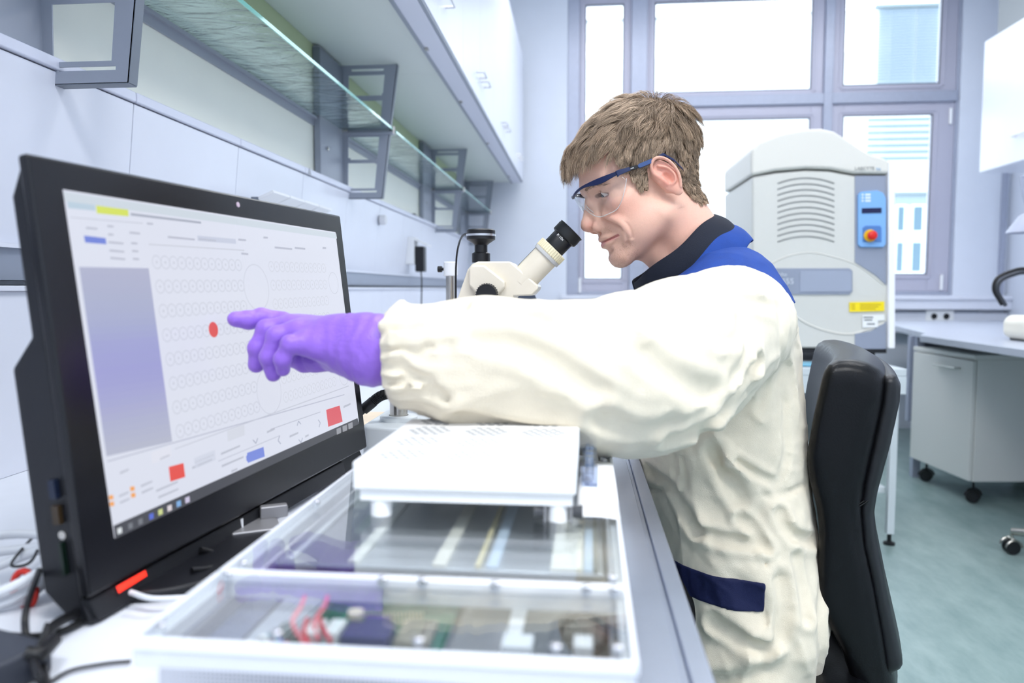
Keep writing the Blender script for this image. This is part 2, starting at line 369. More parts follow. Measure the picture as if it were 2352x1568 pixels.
# ================================================================== left bench run
DZ = .75; XE = .0935; XP = -.82          # worktop height, front edge, wall panel plane
wt = thing('lab_worktop', 'long pale grey laboratory worktop running along the left wall', 'worktop', (0, 0, 0))
top_m = mat('pale_grey_laminate', (226, 230, 238), .35, noise=.02, nscale=20)
MB().bb(XP-.03, .036, -.9, 5.55, DZ-.035, DZ).build('top', top_m, wt, bevel=.003)
edge_m = mat('satin_aluminium_edge', (176, 184, 202), .25, metal=.55, noise=.02, nscale=40)
for k, (y0, y1) in enumerate(((-.9, .470), (.4712, 1.9), (1.9012, 3.6), (3.6012, 5.55))):
    m = MB(); m.bb(.037, .072, y0, y1, DZ-.035, DZ+.001); m.bb(.072, .0775, y0, y1, DZ-.035, DZ-.003); m.bb(.0775, XE, y0, y1, DZ-.040, DZ+.001)
    m.build('edge_rail', edge_m, wt, bevel=.0012)
for y in (-.7, 1.9, 3.4, 5.3):
    m = MB(); m.bb(-.70, -.66, y, y+.05, 0, DZ-.035); m.bb(-.70, -.05, y, y+.05, .0, .04); m.bb(-.70, -.05, y, y+.05, DZ-.08, DZ-.035); m.bb(-.09, -.05, y, y+.05, .04, DZ-.08)
    m.build('support_frame', grey_frame, wt, bevel=.003)
# service fascia: sloped removable panels, rail on top, grey cable channel, lower panels
seg = [1.343+.4265*k for k in range(-5, 10)]+[5.55]
pan_m = white_lac
zt0, zt1 = CAMZ+.338, CAMZ+.359
PCH = CAMZ+.066; PCL = CAMZ+.008
for k in range(len(seg)-1):
    y0, y1 = seg[k]+.001, seg[k+1]-.001; ym = (seg[k]+seg[k+1])/2
    pos = ['behind the viewer', 'beside the viewer', 'nearest the viewer at left', 'behind the left end of the monitor', 'left of the socket row', 'above the monitor top edge', 'behind the raised socket lids', 'under the second shelf upright', 'with the round grey knob', 'with the black power adapter', 'just past the power adapter', 'behind the microscope clamp', 'behind the tall black camera', 'second from the window wall', 'last before the window wall'][k]
    t = thing('service_panel', 'white sloped service panel '+pos, 'wall panel', (0, 0, 0), 0, 'white service panels along the left wall')
    m = MB(); m.prism([(XP, zt0), (XP-.028, PCH), (XP-.036, PCH), (XP-.036, zt0)], (0, y0, 0), (1, 0, 0), (0, 0, 1), (0, 1, 0), y1-y0)
    m.build('front_panel', pan_m, t, bevel=.0015)
    m = MB(); m.bb(XW, XP+.006, y0, y1, zt0+.002, zt1); m.build('top_rail', mat('white_rail', (214, 218, 234), .3), t, bevel=.003)
    m = MB(); m.bb(XW, XP+.002, y0, y1, DZ, PCL-.012); m.bb(XW, XP+.010, y0, y1, PCL-.012, PCL-.004); m.build('lower_panel', pan_m, t, bevel=.0015)
ch = thing('cable_channel', 'long grey cable channel running between the white service panels', 'cable channel', (0, 0, 0))
MB().bb(XW+.001, XP-.012, -.75, 5.55, PCL+.004, PCH-.002).build('channel', mat('channel_grey', (150, 158, 174), .3, metal=.35), ch)
MB().bb(XP-.026, XP-.002, -.75, 5.55, PCH-.007, PCH-.001).build('channel_lip', white_lac, ch)
MB().bb(XP-.030, XP-.004, -.75, 5.55, PCL-.003, PCL+.003).build('channel_slot', mat('slot_dark', (58, 64, 74), .5), ch)
# wall panels behind the shelves, green strip under the cabinets
wp = thing('back_panel', 'pale cream back panel behind the glass shelves with a sage green strip on top', 'wall panel', (0, 0, 0))
MB().bb(XW+.001, XW+.015, -.9, 5.6, zt1+.002, CAMZ+.70).build('panel', cream_panel, wp)
MB().bb(XW+.001, XW+.017, -.9, 5.6, CAMZ+.70, CAMZ+.781).build('strip', mat('sage_green', (172, 186, 148), .5), wp)
# pillars, brackets, glass shelves
brY = [1.155, 2.655, 4.25, 5.52]
sh_w = ['nearest the viewer', 'in the middle of the wall', 'third from the viewer', 'at the window wall']
for k, y in enumerate(brY):
    t = thing('wall_upright', 'grey wall upright holding the glass shelf, '+sh_w[k], 'upright', (XW+.018, y, 0), 0, 'grey wall uprights')
    w_ = .25 if k else .5
    m = MB(); m.bb(0, .022, -w_, .0, zt1+.002, CAMZ+.775); m.build('post', grey_mid, t, bevel=.002)
    m = MB(); m.bb(.0, .026, -w_-.002, -.0, CAMZ+.665, CAMZ+.770); m.build('upper_plate', grey_dark, t, bevel=.002)
    for zz in (.70, .46): MB().lathe([(0, 0), (.006, 0), (.006, .002), (0, .003)], (.026, -.19, CAMZ+zz), (1, 0, 0), 12).build('screw', chrome, t)
    # bracket plate with openings, outline tapers downwards
    bk = thing('shelf_bracket', 'grey slotted metal shelf bracket, '+sh_w[k], 'bracket', (XW+.030, y, CAMZ), 0, 'slotted shelf brackets')
    z0, z1 = .318, .777; xo = lambda z: .149+.059*(z-z0)/(z1-z0)
    def plate(yf, th, inset=0.0):
        m = MB(); xi = .000
        zs = [z0, .338, .344, .352, .440, .452, .458, .530, .575, .655, .672, .680, .742, .756, .764, z1]
        # (kind) True = solid band, 's' = slot, 'w' = window
        kinds = ['b', 's', 'b', 'w', 'b', 's', 'w', 'b', 'w', 'b', 's', 'w', 'b', 's', 'b']
        m2 = []
        for i, kd in enumerate(kinds):
            a, c = zs[i], zs[i+1]
            if kd == 'b': rng_ = [(0, 1)]
            elif kd == 's': rng_ = [(0, .22), (.78 if i > 3 else .85, 1)]
            else: rng_ = [(0, .17), (.80, 1)]
            for r0, r1 in rng_:
                m.prism([(xi+(xo(a)-xi)*r0, a), (xi+(xo(a)-xi)*r1, a), (xi+(xo(c)-xi)*r1, c), (xi+(xo(c)-xi)*r0, c)], (0, yf, 0), (1, 0, 0), (0, 0, 1), (0, 1, 0), th)
        return m
    plate(-.020, .0025).build('front_plate', grey_mid, bk, smooth=20)
    e = MB(); e.prism([(xo(z0)-.002, z0), (xo(z0)+.001, z0), (xo(z1)+.001, z1), (xo(z1)-.002, z1)], (0, -.020, 0), (1, 0, 0), (0, 0, 1), (0, 1, 0), .022)
    e.bb(0, xo(z0), -.020, .002, z0-.0015, z0+.001); e.build('flange', grey_dark, bk)
    m = MB(); m.bb(-.01, .190, -.026, .004, .538, .548); m.build('shelf_arm', grey_mid, bk, bevel=.002)
    MB().tube([(.189, -.011, .540), (.189, -.011, .566)], .007, 12).build('clip', chrome, bk); MB().tube([(-.008, -.022, .552), (.03, -.022, .552)], .006, 10).build('rear_clip', chrome, bk)
def glass_mat():
    m = mat('rippled_shelf_glass', (226, 244, 240), .06, trans=1.0, ior=1.45); nt = m.node_tree; b = nt.nodes['Principled BSDF']
    tc = nt.nodes.new('ShaderNodeTexCoord'); mp = nt.nodes.new('ShaderNodeMapping'); mp.inputs['Scale'].default_value = (6, 10, 5)
    n = nt.nodes.new('ShaderNodeTexNoise'); n.inputs['Scale'].default_value = 1.6; n.inputs['Detail'].default_value = 6; n.inputs['Distortion'].default_value = 1.2
    bp = nt.nodes.new('ShaderNodeBump'); bp.inputs['Strength'].default_value = .3; bp.inputs['Distance'].default_value = .008
    nt.links.new(tc.outputs['Object'], mp.inputs[0]); nt.links.new(mp.outputs[0], n.inputs['Vector']); nt.links.new(n.outputs['Fac'], bp.inputs['Height']); nt.links.new(bp.outputs[0], b.inputs['Normal'])
    return m
GM = glass_mat(); GE = mat('glass_edge_green', (130, 205, 190), .1, coat=.6)
for k in range(4):
    y0 = [-.32, 1.18, 2.69, 4.22][k]; y1 = [1.15, 2.65, 4.18, 5.50][k]; z = CAMZ+.553
    t = thing('glass_shelf', 'greenish glass shelf '+['directly above the viewer at the left edge', 'between the nearest and the middle bracket', 'between the middle and third bracket', 'between the third bracket and the window wall'][k], 'shelf', (0, 0, z), 0, 'greenish glass shelves')
    MB().bb(XW+.018, -.664, y0, y1, 0, .009).build('pane', GM, t)
    MB().bb(-.664, -.6615, y0, y1, 0, .009).build('front_edge', GE, t)
    m = MB(); m.bb(XW+.0155, XW+.0205, y0, y1, -.030, -.001); m.bb(XW+.0205, XW+.030, y0, y1, -.010, -.002); m.build('rear_rail', grey_mid, t)
# overhead cabinets
CZ = CAMZ+.782; CF = -.431
hand_m = mat('bright_handle', (215, 215, 218), .3, metal=.7)
cab_w = 0.95; n_c = 7
for k in range(n_c):
    y0 = 5.62-cab_w*(k+1); y1 = y0+cab_w
    lab = ['at the window end', 'second from the window', 'third from the window', 'fourth from the window', 'fifth from the window', 'above the monitor', 'behind the viewer'][k]
    t = thing('wall_cabinet', 'white wall cabinet with two doors above the glass shelves, '+lab, 'cabinet', (0, y0, CZ), 0, 'white wall cabinets')
    MB().bb(XW, CF-.020, .001, cab_w-.001, 0, .90).build('body', mat('cabinet_underside', (222, 228, 226), .5), t, bevel=.002)
    for s_ in (0, 1):
        a = .003+s_*cab_w/2; bb_ = a+cab_w/2-.005
        d = MB().bb(CF-.019, CF, a, bb_, .002, .897).build('door', white_lac, t, bevel=.002)
        hy = (bb_-.07) if s_ == 0 else (a+.07)
        MB().tube([(CF, hy-.045, .10), (CF+.028, hy-.045, .10), (CF+.030, hy-.040, .10), (CF+.030, hy+.040, .10), (CF+.028, hy+.045, .10), (CF, hy+.045, .10)], .0045, 8).build('handle', hand_m, d)
for k, (y0, y1) in enumerate(((-.9, 1.9), (1.902, 3.5), (3.502, 5.6))):
    t = thing('under_cabinet_light', 'slim grey light rail under the cabinet front, '+['above the viewer', 'in the middle stretch', 'next to the window wall'][k], 'light rail', (0, 0, CZ))
    m = MB(); m.bb(-.520, -.508, y0, y1, -.012, .0); m.bb(-.445, -.434, y0, y1, -.006, .0); m.build('housing', grey_mid, t, bevel=.001)
    MB().bb(-.508, -.445, y0, y1, -.008, -.001).build('diffuser', mat('light_rail_diffuser', (222, 224, 240), .3), t)
    for yy in (y0+.55, y1-.35): MB().bb(-.509, -.497, yy, yy+.02, -.014, -.006).build('catch', chrome, t)
# ================================================================== monitor (all-in-one with touch glass)
MP0 = np.array([-.4214, .5474, 1.1233]); MU = np.array([-.3572, 1.1037, 1.1279])-MP0; MW = np.linalg.norm(MU); MU /= MW
MV = np.array([-.3844, .5492, .7756])-MP0; MV -= MU*(MV@MU); MH = np.linalg.norm(MV); MV /= MH; MN = -np.cross(MU, MV); MN = MN if MN[0] > 0 else -MN
def muv(px, py):
    r = ray(px, py); t = ((MP0-C_)@MN)/(r@MN); q = C_+r*t-MP0; return q@MU, q@MV
def mp(u, v, d=0.0): return MP0+MU*u+MV*v+MN*d
mon = thing('touch_monitor', 'large black all-in-one touch monitor showing well plate software', 'monitor')
bezel = mat('monitor_bezel', (12, 13, 18), .26); mb_ = mat('monitor_black', (14, 16, 22), .45)
m = MB(); m.prism([(0, 0), (MW, 0), (MW, MH), (0, MH)], mp(0, 0, -.010), MU, MV, MN, .010); m.build('front_glass', bezel, mon, bevel=.003)
m = MB(); m.prism([(0.004, -.0105), (.030, -.024), (.140, -.024), (.163, -.046), (.345, -.046), (.370, -.024), (.3725, -.004), (.352, -.0105)][::-1], mp(.004, 0, 0), MV, MN, MU, MW-.008); m.build('housing', mb_, mon, bevel=.003)
m = MB(); m.prism([(.003, MH+.002), (MW-.080, MH+.002), (MW-.076, .3725), (.010, .3725)], mp(0, 0, -.012), MU, MV, MN, .009); sp_ = m.build('speaker_bar', mat('speaker_grille', (22, 25, 32), .55, bump=.8, bscale=1400), mon, bevel=.002)
# screen and what it shows
def glow(name, c, s=1.0): return mat('screen_'+name, c, .25, emis=c, estr=s, spec=.4)
for k_ in ():
    pass
def quad(mb, pts, d, mi=0):
    v = [mp(*muv(*p), d) for p in pts]; mb.add(v, [(0, 1, 2, 3)], mi)
scr_mats = {}
class Layers:
    def __init__(s): s.m = MB(); s.mats = []; s.idx = {}
    def mi(s, c, k=.96):
        key = (c, k)
        if key not in s.idx:
            mm = mat('screen_%d_%d_%d' % c, c, .25, emis=c, estr=k, spec=.3); mm.node_tree.nodes['Principled BSDF'].inputs['Base Color'].default_value = (.02, .02, .02, 1)
            s.idx[key] = len(s.mats); s.mats.append(mm)
        return s.idx[key]
L_ = Layers()
quad(L_.m, [(143, 435), (770, 533), (824, 972), (262, 1236)], .0004, L_.mi((222, 226, 240)))
scr = L_.m.build('screen', L_.mats, mon)
L_ = Layers(); Q_ = lambda pts, c, d=.0007: quad(L_.m, pts, d, L_.mi(c))
Q_([(144, 440), (771, 536), (773, 548), (147, 462)], (206, 216, 226)); Q_([(152, 462), (217, 471), (218, 484), (155, 478)], (186, 206, 222))
Q_([(219, 472), (293, 481), (294, 497), (221, 490)], (214, 226, 92)); Q_([(298, 489), (460, 509), (461, 514), (299, 495)], (168, 174, 190))
Q_([(160, 498), (326, 512), (327, 514), (160, 500)], (196, 200, 214)); Q_([(191, 541), (241, 547), (243, 561), (194, 557)], (112, 132, 218))
Q_([(340, 560), (560, 574), (560, 576), (340, 562)], (196, 200, 212)); Q_([(452, 541), (540, 549), (541, 560), (453, 553)], (200, 206, 224))
for x, y, w_ in ((196, 521, 26), (245, 517, 14), (247, 536, 12), (296, 532, 24), (248, 554, 34), (250, 573, 34), (252, 590, 34), (300, 556, 14), (302, 574, 14), (304, 592, 14), (384, 542, 62), (455, 547, 40), (546, 548, 18), (336, 511, 14), (553, 580, 16), (604, 543, 10), (630, 566, 40), (676, 567, 24), (740, 567, 8)):
    Q_([(x, y), (x+w_, y+w_*.10), (x+w_, y+w_*.10+4), (x, y+4.5)], (184, 188, 204))
top = [(180, 613), (340, 616)]; bot = [(243, 1048), (394, 1014)]
cols = [(176, 180, 206), (172, 178, 206), (168, 174, 208), (160, 164, 210), (160, 162, 212), (166, 168, 212), (174, 178, 208), (182, 186, 206)]
for i in range(28):
    f0, f1 = i/28, (i+1)/28; lp = lambda a, b_, t: (a[0]+(b_[0]-a[0])*t, a[1]+(b_[1]-a[1])*t)
    Q_([lp(top[0], bot[0], f0), lp(top[1], bot[1], f0), lp(top[1], bot[1], f1), lp(top[0], bot[0], f1)], tuple(int(round(float(np.interp(i/27*7, range(8), [c_[q] for c_ in cols])))) for q in range(3)))
Q_([(386, 1072), (420, 1063), (424, 1095), (390, 1106)], (232, 84, 76)); Q_([(748, 941), (779, 931), (786, 968), (753, 980)], (222, 98, 108))
Q_([(566, 1040), (604, 1026), (607, 1048), (568, 1063)], (124, 142, 222)); Q_([(568, 1042), (564, 1048), (565, 1058), (570, 1062)], (124, 142, 222))
Q_([(259, 1207), (820, 960), (824, 973), (263, 1237)], (74, 76, 84)); Q_([(245, 1058), (790, 905), (790, 907), (245, 1061)], (186, 190, 208)); Q_([(400, 1030), (800, 885), (800, 887), (400, 1032)], (196, 200, 214))
Q_([(620, 985), (735, 945), (735, 946.5), (620, 986.5)], (180, 184, 200)); Q_([(500, 1058), (640, 1000), (640, 1001.5), (500, 1060)], (190, 194, 210))
for x, y in ((253, 1142), (255, 1157), (302, 1122), (304, 1137)): Q_([(x-5, y-4), (x+5, y-6), (x+6, y+4), (x-4, y+6)], (244, 168, 92))
for x, y, w_ in ((272, 1137, 22), (274, 1152, 22), (322, 1114, 26), (324, 1129, 26), (357, 1125, 50), (362, 1140, 46), (440, 1072, 46), (446, 1060, 44), (506, 1040, 44), (508, 1068, 50), (530, 1080, 14), (612, 990, 18), (664, 1000, 20), (788, 932, 16), (366, 1052, 22), (274, 1084, 20), (700, 1000, 8)):
    Q_([(x, y), (x+w_, y-w_*.42), (x+w_, y-w_*.42+4), (x, y+5)], (188, 192, 206))
Q_([(520, 990), (560, 975), (561, 999), (522, 1014)], (214, 218, 230)); Q_([(345, 1040), (390, 1022), (392, 1048), (348, 1066)], (226, 228, 240)); Q_([(444, 1052), (492, 1033), (494, 1056), (447, 1076)], (212, 217, 232))
for x, y, c in ((272, 1219, (226, 232, 236)), (297, 1208, (120, 124, 132)), (320, 1198, (120, 124, 132)), (345, 1186, (92, 112, 214)), (366, 1176, (206, 216, 146)), (387, 1167, (222, 214, 220)), (408, 1157, (130, 176, 226)), (428, 1148, (206, 200, 226)), (776, 990, (150, 152, 160)), (790, 984, (150, 152, 160)), (803, 978, (150, 152, 160))):
    Q_([(x-5, y-5), (x+5, y-9), (x+6, y+4), (x-4, y+8)], c, .0010)
L_.m.build('software_window', L_.mats, scr)
def ring(mb, c, r, w_, mi=0, n=20, d=.0009, fill=False):
    vs = []
    for k in range(n):
        a = 2*PI*k/n
        for rr in (r-w_, r): vs.append(mp(c[0]+rr*math.cos(a), c[1]+rr*math.sin(a), d))
    if fill: mb.add(vs[1::2], [tuple(range(n))], mi)
    else: mb.add(vs, [(2*k, 2*k+1, (2*k+3) % (2*n), (2*k+2) % (2*n)) for k in range(n)], mi)
rm = MB(); rl = Layers(); gi = rl.mi((202, 206, 220)); ri = rl.mi((226, 90, 84)); bi_ = rl.mi((166, 172, 192))
def plate(tl, tr, bl, br, light):
    a, b_, c, d_ = (np.array(muv(*p)) for p in (tl, tr, bl, br))
    for r in range(8):
        for k in range(12):
            s, t = k/11, r/7; p = (a*(1-s)+b_*s)*(1-t)+(c*(1-s)+d_*s)*t
            ring(rm, p, .0066, .0009, light); ring(rm, p, .0014, .0014, light, 8, fill=True)
plate((358, 602), (546, 609), (412, 990), (588, 935), gi); plate((622, 612), (742, 616), (655, 912), (766, 876), rl.mi((208, 212, 224)))
rd = MB(); ring(rd, muv(488, 757), .0082, .002, ri, 20, .0012, True); rd.build('highlighted_well', rl.mats, scr); rr_ = MB()
for p, r in (((588, 660), .0270), ((617, 898), .0270), ((765, 650), .0155), ((788, 860), .0155)): ring(rm, muv(*p), r, .0009, gi, 40)
for (x, y), dr in (((685, 974), (0, -1)), ((731, 972), (1, 0)), ((641, 1010), (-1, 0)), ((689, 1009), (0, 1)), ((585, 1010), (0, 1))):
    u, v = muv(x, y); s = .005
    for sg in (-1, 1):
        px_, py_ = (sg*s, 0) if dr[0] == 0 else (0, sg*s); a = np.array([u+dr[0]*s*.8, v+dr[1]*s*.8]); b_ = np.array([u+px_-dr[0]*s*.2, v+py_-dr[1]*s*.2]); n_ = np.array([-(b_-a)[1], (b_-a)[0]]); n_ = n_/np.linalg.norm(n_)*.0007
        rr_.add([mp(*(a+n_), .001), mp(*(b_+n_), .001), mp(*(b_-n_), .001), mp(*(a-n_), .001)], [(0, 1, 2, 3)], bi_)
rr_.build('arrow_symbols', rl.mats, scr); rm.build('plate_drawing', rl.mats, scr)
m = MB(); lv = [mp(*muv(*p), .0004) for p in ((266, 1347), (333, 1309), (337, 1322), (272, 1362))]; m.add(lv, [(0, 1, 2, 3)]); so_ = m.build('power_light', mat('red_light', (255, 60, 40), .3, emis=(255, 46, 30), estr=1.1), mon)
MB().lathe([(0, 0), (.0030, 0), (.0030, .0008), (0, .001)], mp(*muv(546, 470), 0), tuple(MN), 16).build('webcam', mat('webcam_lens', (196, 176, 190), .2), mon)
# ports on the left flank
sd = -MU
def port(px, py, w_, h_, c, name):
    u, v = muv(px, py); 
    q = mp(-.0002, v, -.020); m = MB()
    m.prism([(-w_/2, -h_/2), (w_/2, -h_/2), (w_/2, h_/2), (-w_/2, h_/2)], q+sd*-.004, MN, MV, sd, .0045); return m.build(name, mat('port_'+name, c, .4), mon)
for py, w_, h_, c, nm in ((1120, .006, .015, (20, 30, 52), 'usb_port'), (1182, .006, .015, (52, 40, 24), 'charging_port'), (1290, .003, .026, (6, 26, 18), 'card_slot')): port(175, py, w_, h_, c, nm)
MB().lathe([(0, 0), (.0034, 0), (.0034, .001), (.0015, .001), (0, 0)], mp(-.0002, muv(180, 1232)[1], -.020)+MU*.0042, tuple(sd), 16).build('audio_jack', chrome, mon)
# stand
m = MB(); m.tube([(-.425, .78, .99), (-.450, .76, .90), (-.455, .74, .80), (-.430, .72, .762)], [.030, .030, .032, .040], 20); m.build('neck', mb_, mon, bevel=.002)
m = MB(); pl_ = [(-.400+.085*math.copysign(abs(math.cos(t))**.8, math.cos(t)), .700+.105*math.copysign(abs(math.sin(t))**.8, math.sin(t))) for t in np.linspace(0, 2*PI, 48, endpoint=False)]
m.prism(pl_, (0, 0, DZ+.0005), (1, 0, 0), (0, 1, 0), (0, 0, 1), .011); m.build('base_plate', mb_, mon, bevel=.003)
# things below and behind the monitor
def cable(name, label, pts, r, m_, group=None, n=8, cat='cable'):
    o = MB().tube(smooth_path(pts, 8), r, n).build(name, m_, None, 80); tag(o, label, cat, group); return o
def D(px, py, h=.0): # point on the worktop, h above it
    r = ray(px, py); t = (DZ+h-CAMZ)/r[2]; p = C_+r*t; return tuple(p)
blk_c = mat('black_cable', (14, 15, 18), .45); wht_c = mat('white_cable', (222, 226, 232), .4); gry_c = mat('grey_cable', (150, 156, 164), .4)
wc = thing('coiled_cable', 'coil of thick white network cable tied with a red band behind the monitor', 'cable')
m = MB(); cx, cy, cz = D(60, 1385, .012); cx -= .035; cy += .03
for k in range(3):
    R1 = .030+.006*k; p = [(cx-.012+(R1*1.15)*math.cos(t)+.003*k, cy+.010+R1*1.1*math.sin(t), DZ+.006+.008*k+.006*math.sin(t*2+k)+.022*(.5+.5*math.sin(t))) for t in np.linspace(0, 2*PI, 33)[:-1]]
    m.tube(p+p[:1], .0042, 10, cap=False)
m.build('coil', wht_c, wc, 80); MB().tube([(cx+.018+.010*math.cos(t), cy-.010, DZ+.015+.016*math.sin(t)) for t in np.linspace(0, 2*PI, 17)], .003, 6, cap=False).build('band', mat('red_band', (206, 44, 32), .5), wc, 80)
cable('cable', 'thick black cable looping over the white coil at left', [D(90, 1310, .04), D(60, 1400, .035), D(62, 1470, .02), D(90, 1560, .02)], .0026, blk_c)
cable('cable', 'black cable lying across the worktop into the left edge of the picture', [D(-60, 1450, .004), D(60, 1462, .004), D(140, 1450, .004), D(210, 1415, .004), D(300, 1370, .004)], .0030, blk_c)
cable('cable', 'thin black cable loop in the air behind the left side of the monitor', [D(150, 1180, .02), D(90, 1220, .03), D(35, 1280, .03), D(30, 1300, .03), D(70, 1290, .03), D(100, 1240, .03), D(150, 1200, .02)], .0013, blk_c)
cable('cable', 'black cable hanging down at the bottom left beside the white case', [D(190, 1400, .01), D(120, 1440, .015), D(95, 1500, .01), D(105, 1600, .004)], .0040, blk_c)
cable('cable', 'thin black cable curving towards the front corner of the case', [D(100, 1575, .003), D(160, 1540, .003), D(240, 1524, .003), D(300, 1518, .003)], .0013, blk_c)
cable('cable', 'white cable running out from under the monitor towards the case', [D(300, 1360, .016), D(350, 1374, .014), D(430, 1372, .012)], .0024, wht_c)
cable('cable', 'black cable bow showing below the lower edge of the monitor', [D(440, 1310, .014), D(480, 1306, .010), D(500, 1292, .006), D(492, 1272, .008), D(460, 1262, .016)], .0030, blk_c)
ps = thing('power_supply', 'dark grey power brick at the bottom left corner of the worktop', 'power supply')
m = MB(); x, y, z = D(15, 1560); m.box((x-.020, y+.002, DZ+.012), (.085, .045, .024), (0, 0, -.3)); m.build('case', mat('brick_grey', (52, 56, 66), .5), ps, bevel=.004)
m = MB(); x, y, z = D(120, 1330); m.box((x-.002, y+.012, DZ+.045), (.020, .016, .030), (.2, .3, .5)); o = m.build('cable_plug', black_pl, None, bevel=.003); tag(o, 'small black plug standing among the cables behind the monitor', 'plug')
zt = thing('cable_tie', 'black plastic cable tie around the cables at bottom left', 'cable tie')
MB().tube(smooth_path([D(45, 1520, .012), D(85, 1490, .022), D(108, 1432, .030)], 6), .0016, 6).tube(smooth_path([D(60, 1500, .022), D(95, 1500, .020), D(125, 1470, .018)], 6), .0050, 8).build('strap', blk_c, zt, 80)
kb = thing('cable_clamp', 'small grey metal clamp on the worktop under the far end of the monitor', 'clamp')
m = MB(); x, y, z = D(585, 1228); m.box((x, y, DZ+.008), (.050, .060, .012), (0, 0, .5)); m.box((x+.012, y+.024, DZ+.020), (.030, .012, .014), (0, 0, .5)); m.build('body', mat('clamp_grey', (150, 150, 152), .35, metal=.5), kb, bevel=.002)
m = MB(); m.box((x-.012, y-.016, DZ+.018), (.012, .010, .010), (0, 0, .5)); m.build('jaw', white_pl, kb)
# ================================================================== acrylic instrument case and platform
TH = .012
def ab(a, b_, z=0.0): return (a*math.cos(TH)+b_*math.sin(TH), -a*math.sin(TH)+b_*math.cos(TH), z)
EA, EB, EZ = (math.cos(TH), -math.sin(TH), 0), (math.sin(TH), math.cos(TH), 0), (0, 0, 1)
def abox(mb, a0, a1, b0, b1, z0, z1, mi=0): return mb.prism([(0, 0), (a1-a0, 0), (a1-a0, b1-b0), (0, b1-b0)], ab(a0, b0, z0), EA, EB, EZ, z1-z0, mi)
A0, A1, B0, B1, BD = -.2360, .0246, .3550, .93, .4490
ZT_ = CAMZ-.180
acr = clear_glass('acrylic', (252, 254, 254), .93, .03); acr_e = mat('acrylic_edge', (238, 242, 250), .12, coat=.6); alu = mat('anodised_aluminium', (196, 200, 206), .28, metal=.75, noise=.06, nscale=60)
case = thing('instrument_case', 'flat instrument case with clear acrylic lid, bright edges and electronics inside', 'instrument')
perf = mat('perforated_steel', (176, 178, 184), .35, metal=.6)
def perforate(m):
    nt = m.node_tree; b_ = nt.nodes['Principled BSDF']; tc = nt.nodes.new('ShaderNodeTexCoord'); v = nt.nodes.new('ShaderNodeTexVoronoi'); v.inputs['Scale'].default_value = 420; v.inputs['Randomness'].default_value = 0
    r = nt.nodes.new('ShaderNodeValToRGB'); r.color_ramp.elements[0].position = .35; r.color_ramp.elements[0].color = hexc(110, 112, 118); r.color_ramp.elements[1].position = .42; r.color_ramp.elements[1].color = hexc(196, 198, 204)
    nt.links.new(tc.outputs['Object'], v.inputs['Vector']); nt.links.new(v.outputs['Distance'], r.inputs[0]); nt.links.new(r.outputs[0], b_.inputs['Base Color'])
perforate(perf)
m = MB(); i_ = .010
abox(m, A0+i_, A1-i_, B0+i_, B0+i_+.002, DZ+.001, ZT_-.016); abox(m, A0+i_, A0+i_+.002, B0+i_+.002, B1, DZ+.001, ZT_-.016); abox(m, A1-i_-.002, A1-i_, B0+i_+.002, B1, DZ+.001, ZT_-.016)
abox(m, A0+i_+.002, A1-i_-.002, B1-.002, B1, DZ+.001, ZT_-.016); m.build('side_wall', perf, case)
abox(MB(), A0+i_+.002, A1-i_-.002, B0+i_+.002, B1-.002, DZ+.001, DZ+.006).build('floor_plate', mat('case_floor', (150, 152, 156), .4, metal=.3, noise=.1, nscale=15), case)
# acrylic side frame and lids with bright cut edges
def slab(a0, a1, b0, b1, name):
    t = .006; z0, z1 = ZT_-t, ZT_
    o = abox(MB(), a0+.002, a1-.002, b0+.002, b1-.002, z0+.0015, z1-.0002).build(name, acr, case)
    m = MB(); abox(m, a0, a1, b0, b0+.0035, z0, z1); abox(m, a0, a1, b1-.0025, b1, z0, z1); abox(m, a0, a0+.003, b0+.0035, b1-.0025, z0, z1); abox(m, a1-.003, a1, b0+.0035, b1-.0025, z0, z1)
    m.build('cut_edge', acr_e, o, bevel=.0006); return o
slab(A0, A1, B0, BD-.001, 'front_lid'); slab(A0, A1, BD+.001, B1, 'rear_lid')
m = MB(); abox(m, A0+.001, A1-.001, B0+.001, B0+.008, ZT_-.016, ZT_-.006); abox(m, A0+.001, A0+.008, B0+.008, B1, ZT_-.016, ZT_-.006); abox(m, A1-.008, A1-.001, B0+.008, B1, ZT_-.016, ZT_-.006); abox(m, A0+.008, A1-.008, BD-.003, BD+.004, ZT_-.016, ZT_-.006)
m.build('acrylic_frame', mat('frosted_acrylic', (232, 236, 244), .25, alpha=.75), case, bevel=.001)
scr_a = [(A0+.010, B0+.012), (A0+.075, B0+.010), (A0+.15, B0+.010), (A0+.22, B0+.010), (A1-.010, B0+.012), (A0+.010, BD-.008), (A1-.009, BD-.007), (A0+.012, BD+.010), (A1-.010, BD+.010), (A0+.11, BD-.007), (A0+.135, BD-.006), (A0+.18, BD-.007), (A0+.235, BD-.007), (A0+.009, .60), (A1-.009, .62), (A0+.009, .76), (A1-.009, .78)]
for a, b_ in scr_a:
    MB().lathe([(.0026, -.0002), (.0030, .0004), (.0030, .0024), (.0022, .0030), (.0012, .0030), (.0010, .0018), (0, .0018)], ab(a, b_, ZT_), (0, 0, 1), 14).build('screw', mat('nickel_screw', (226, 226, 230), .18, metal=.9), case)
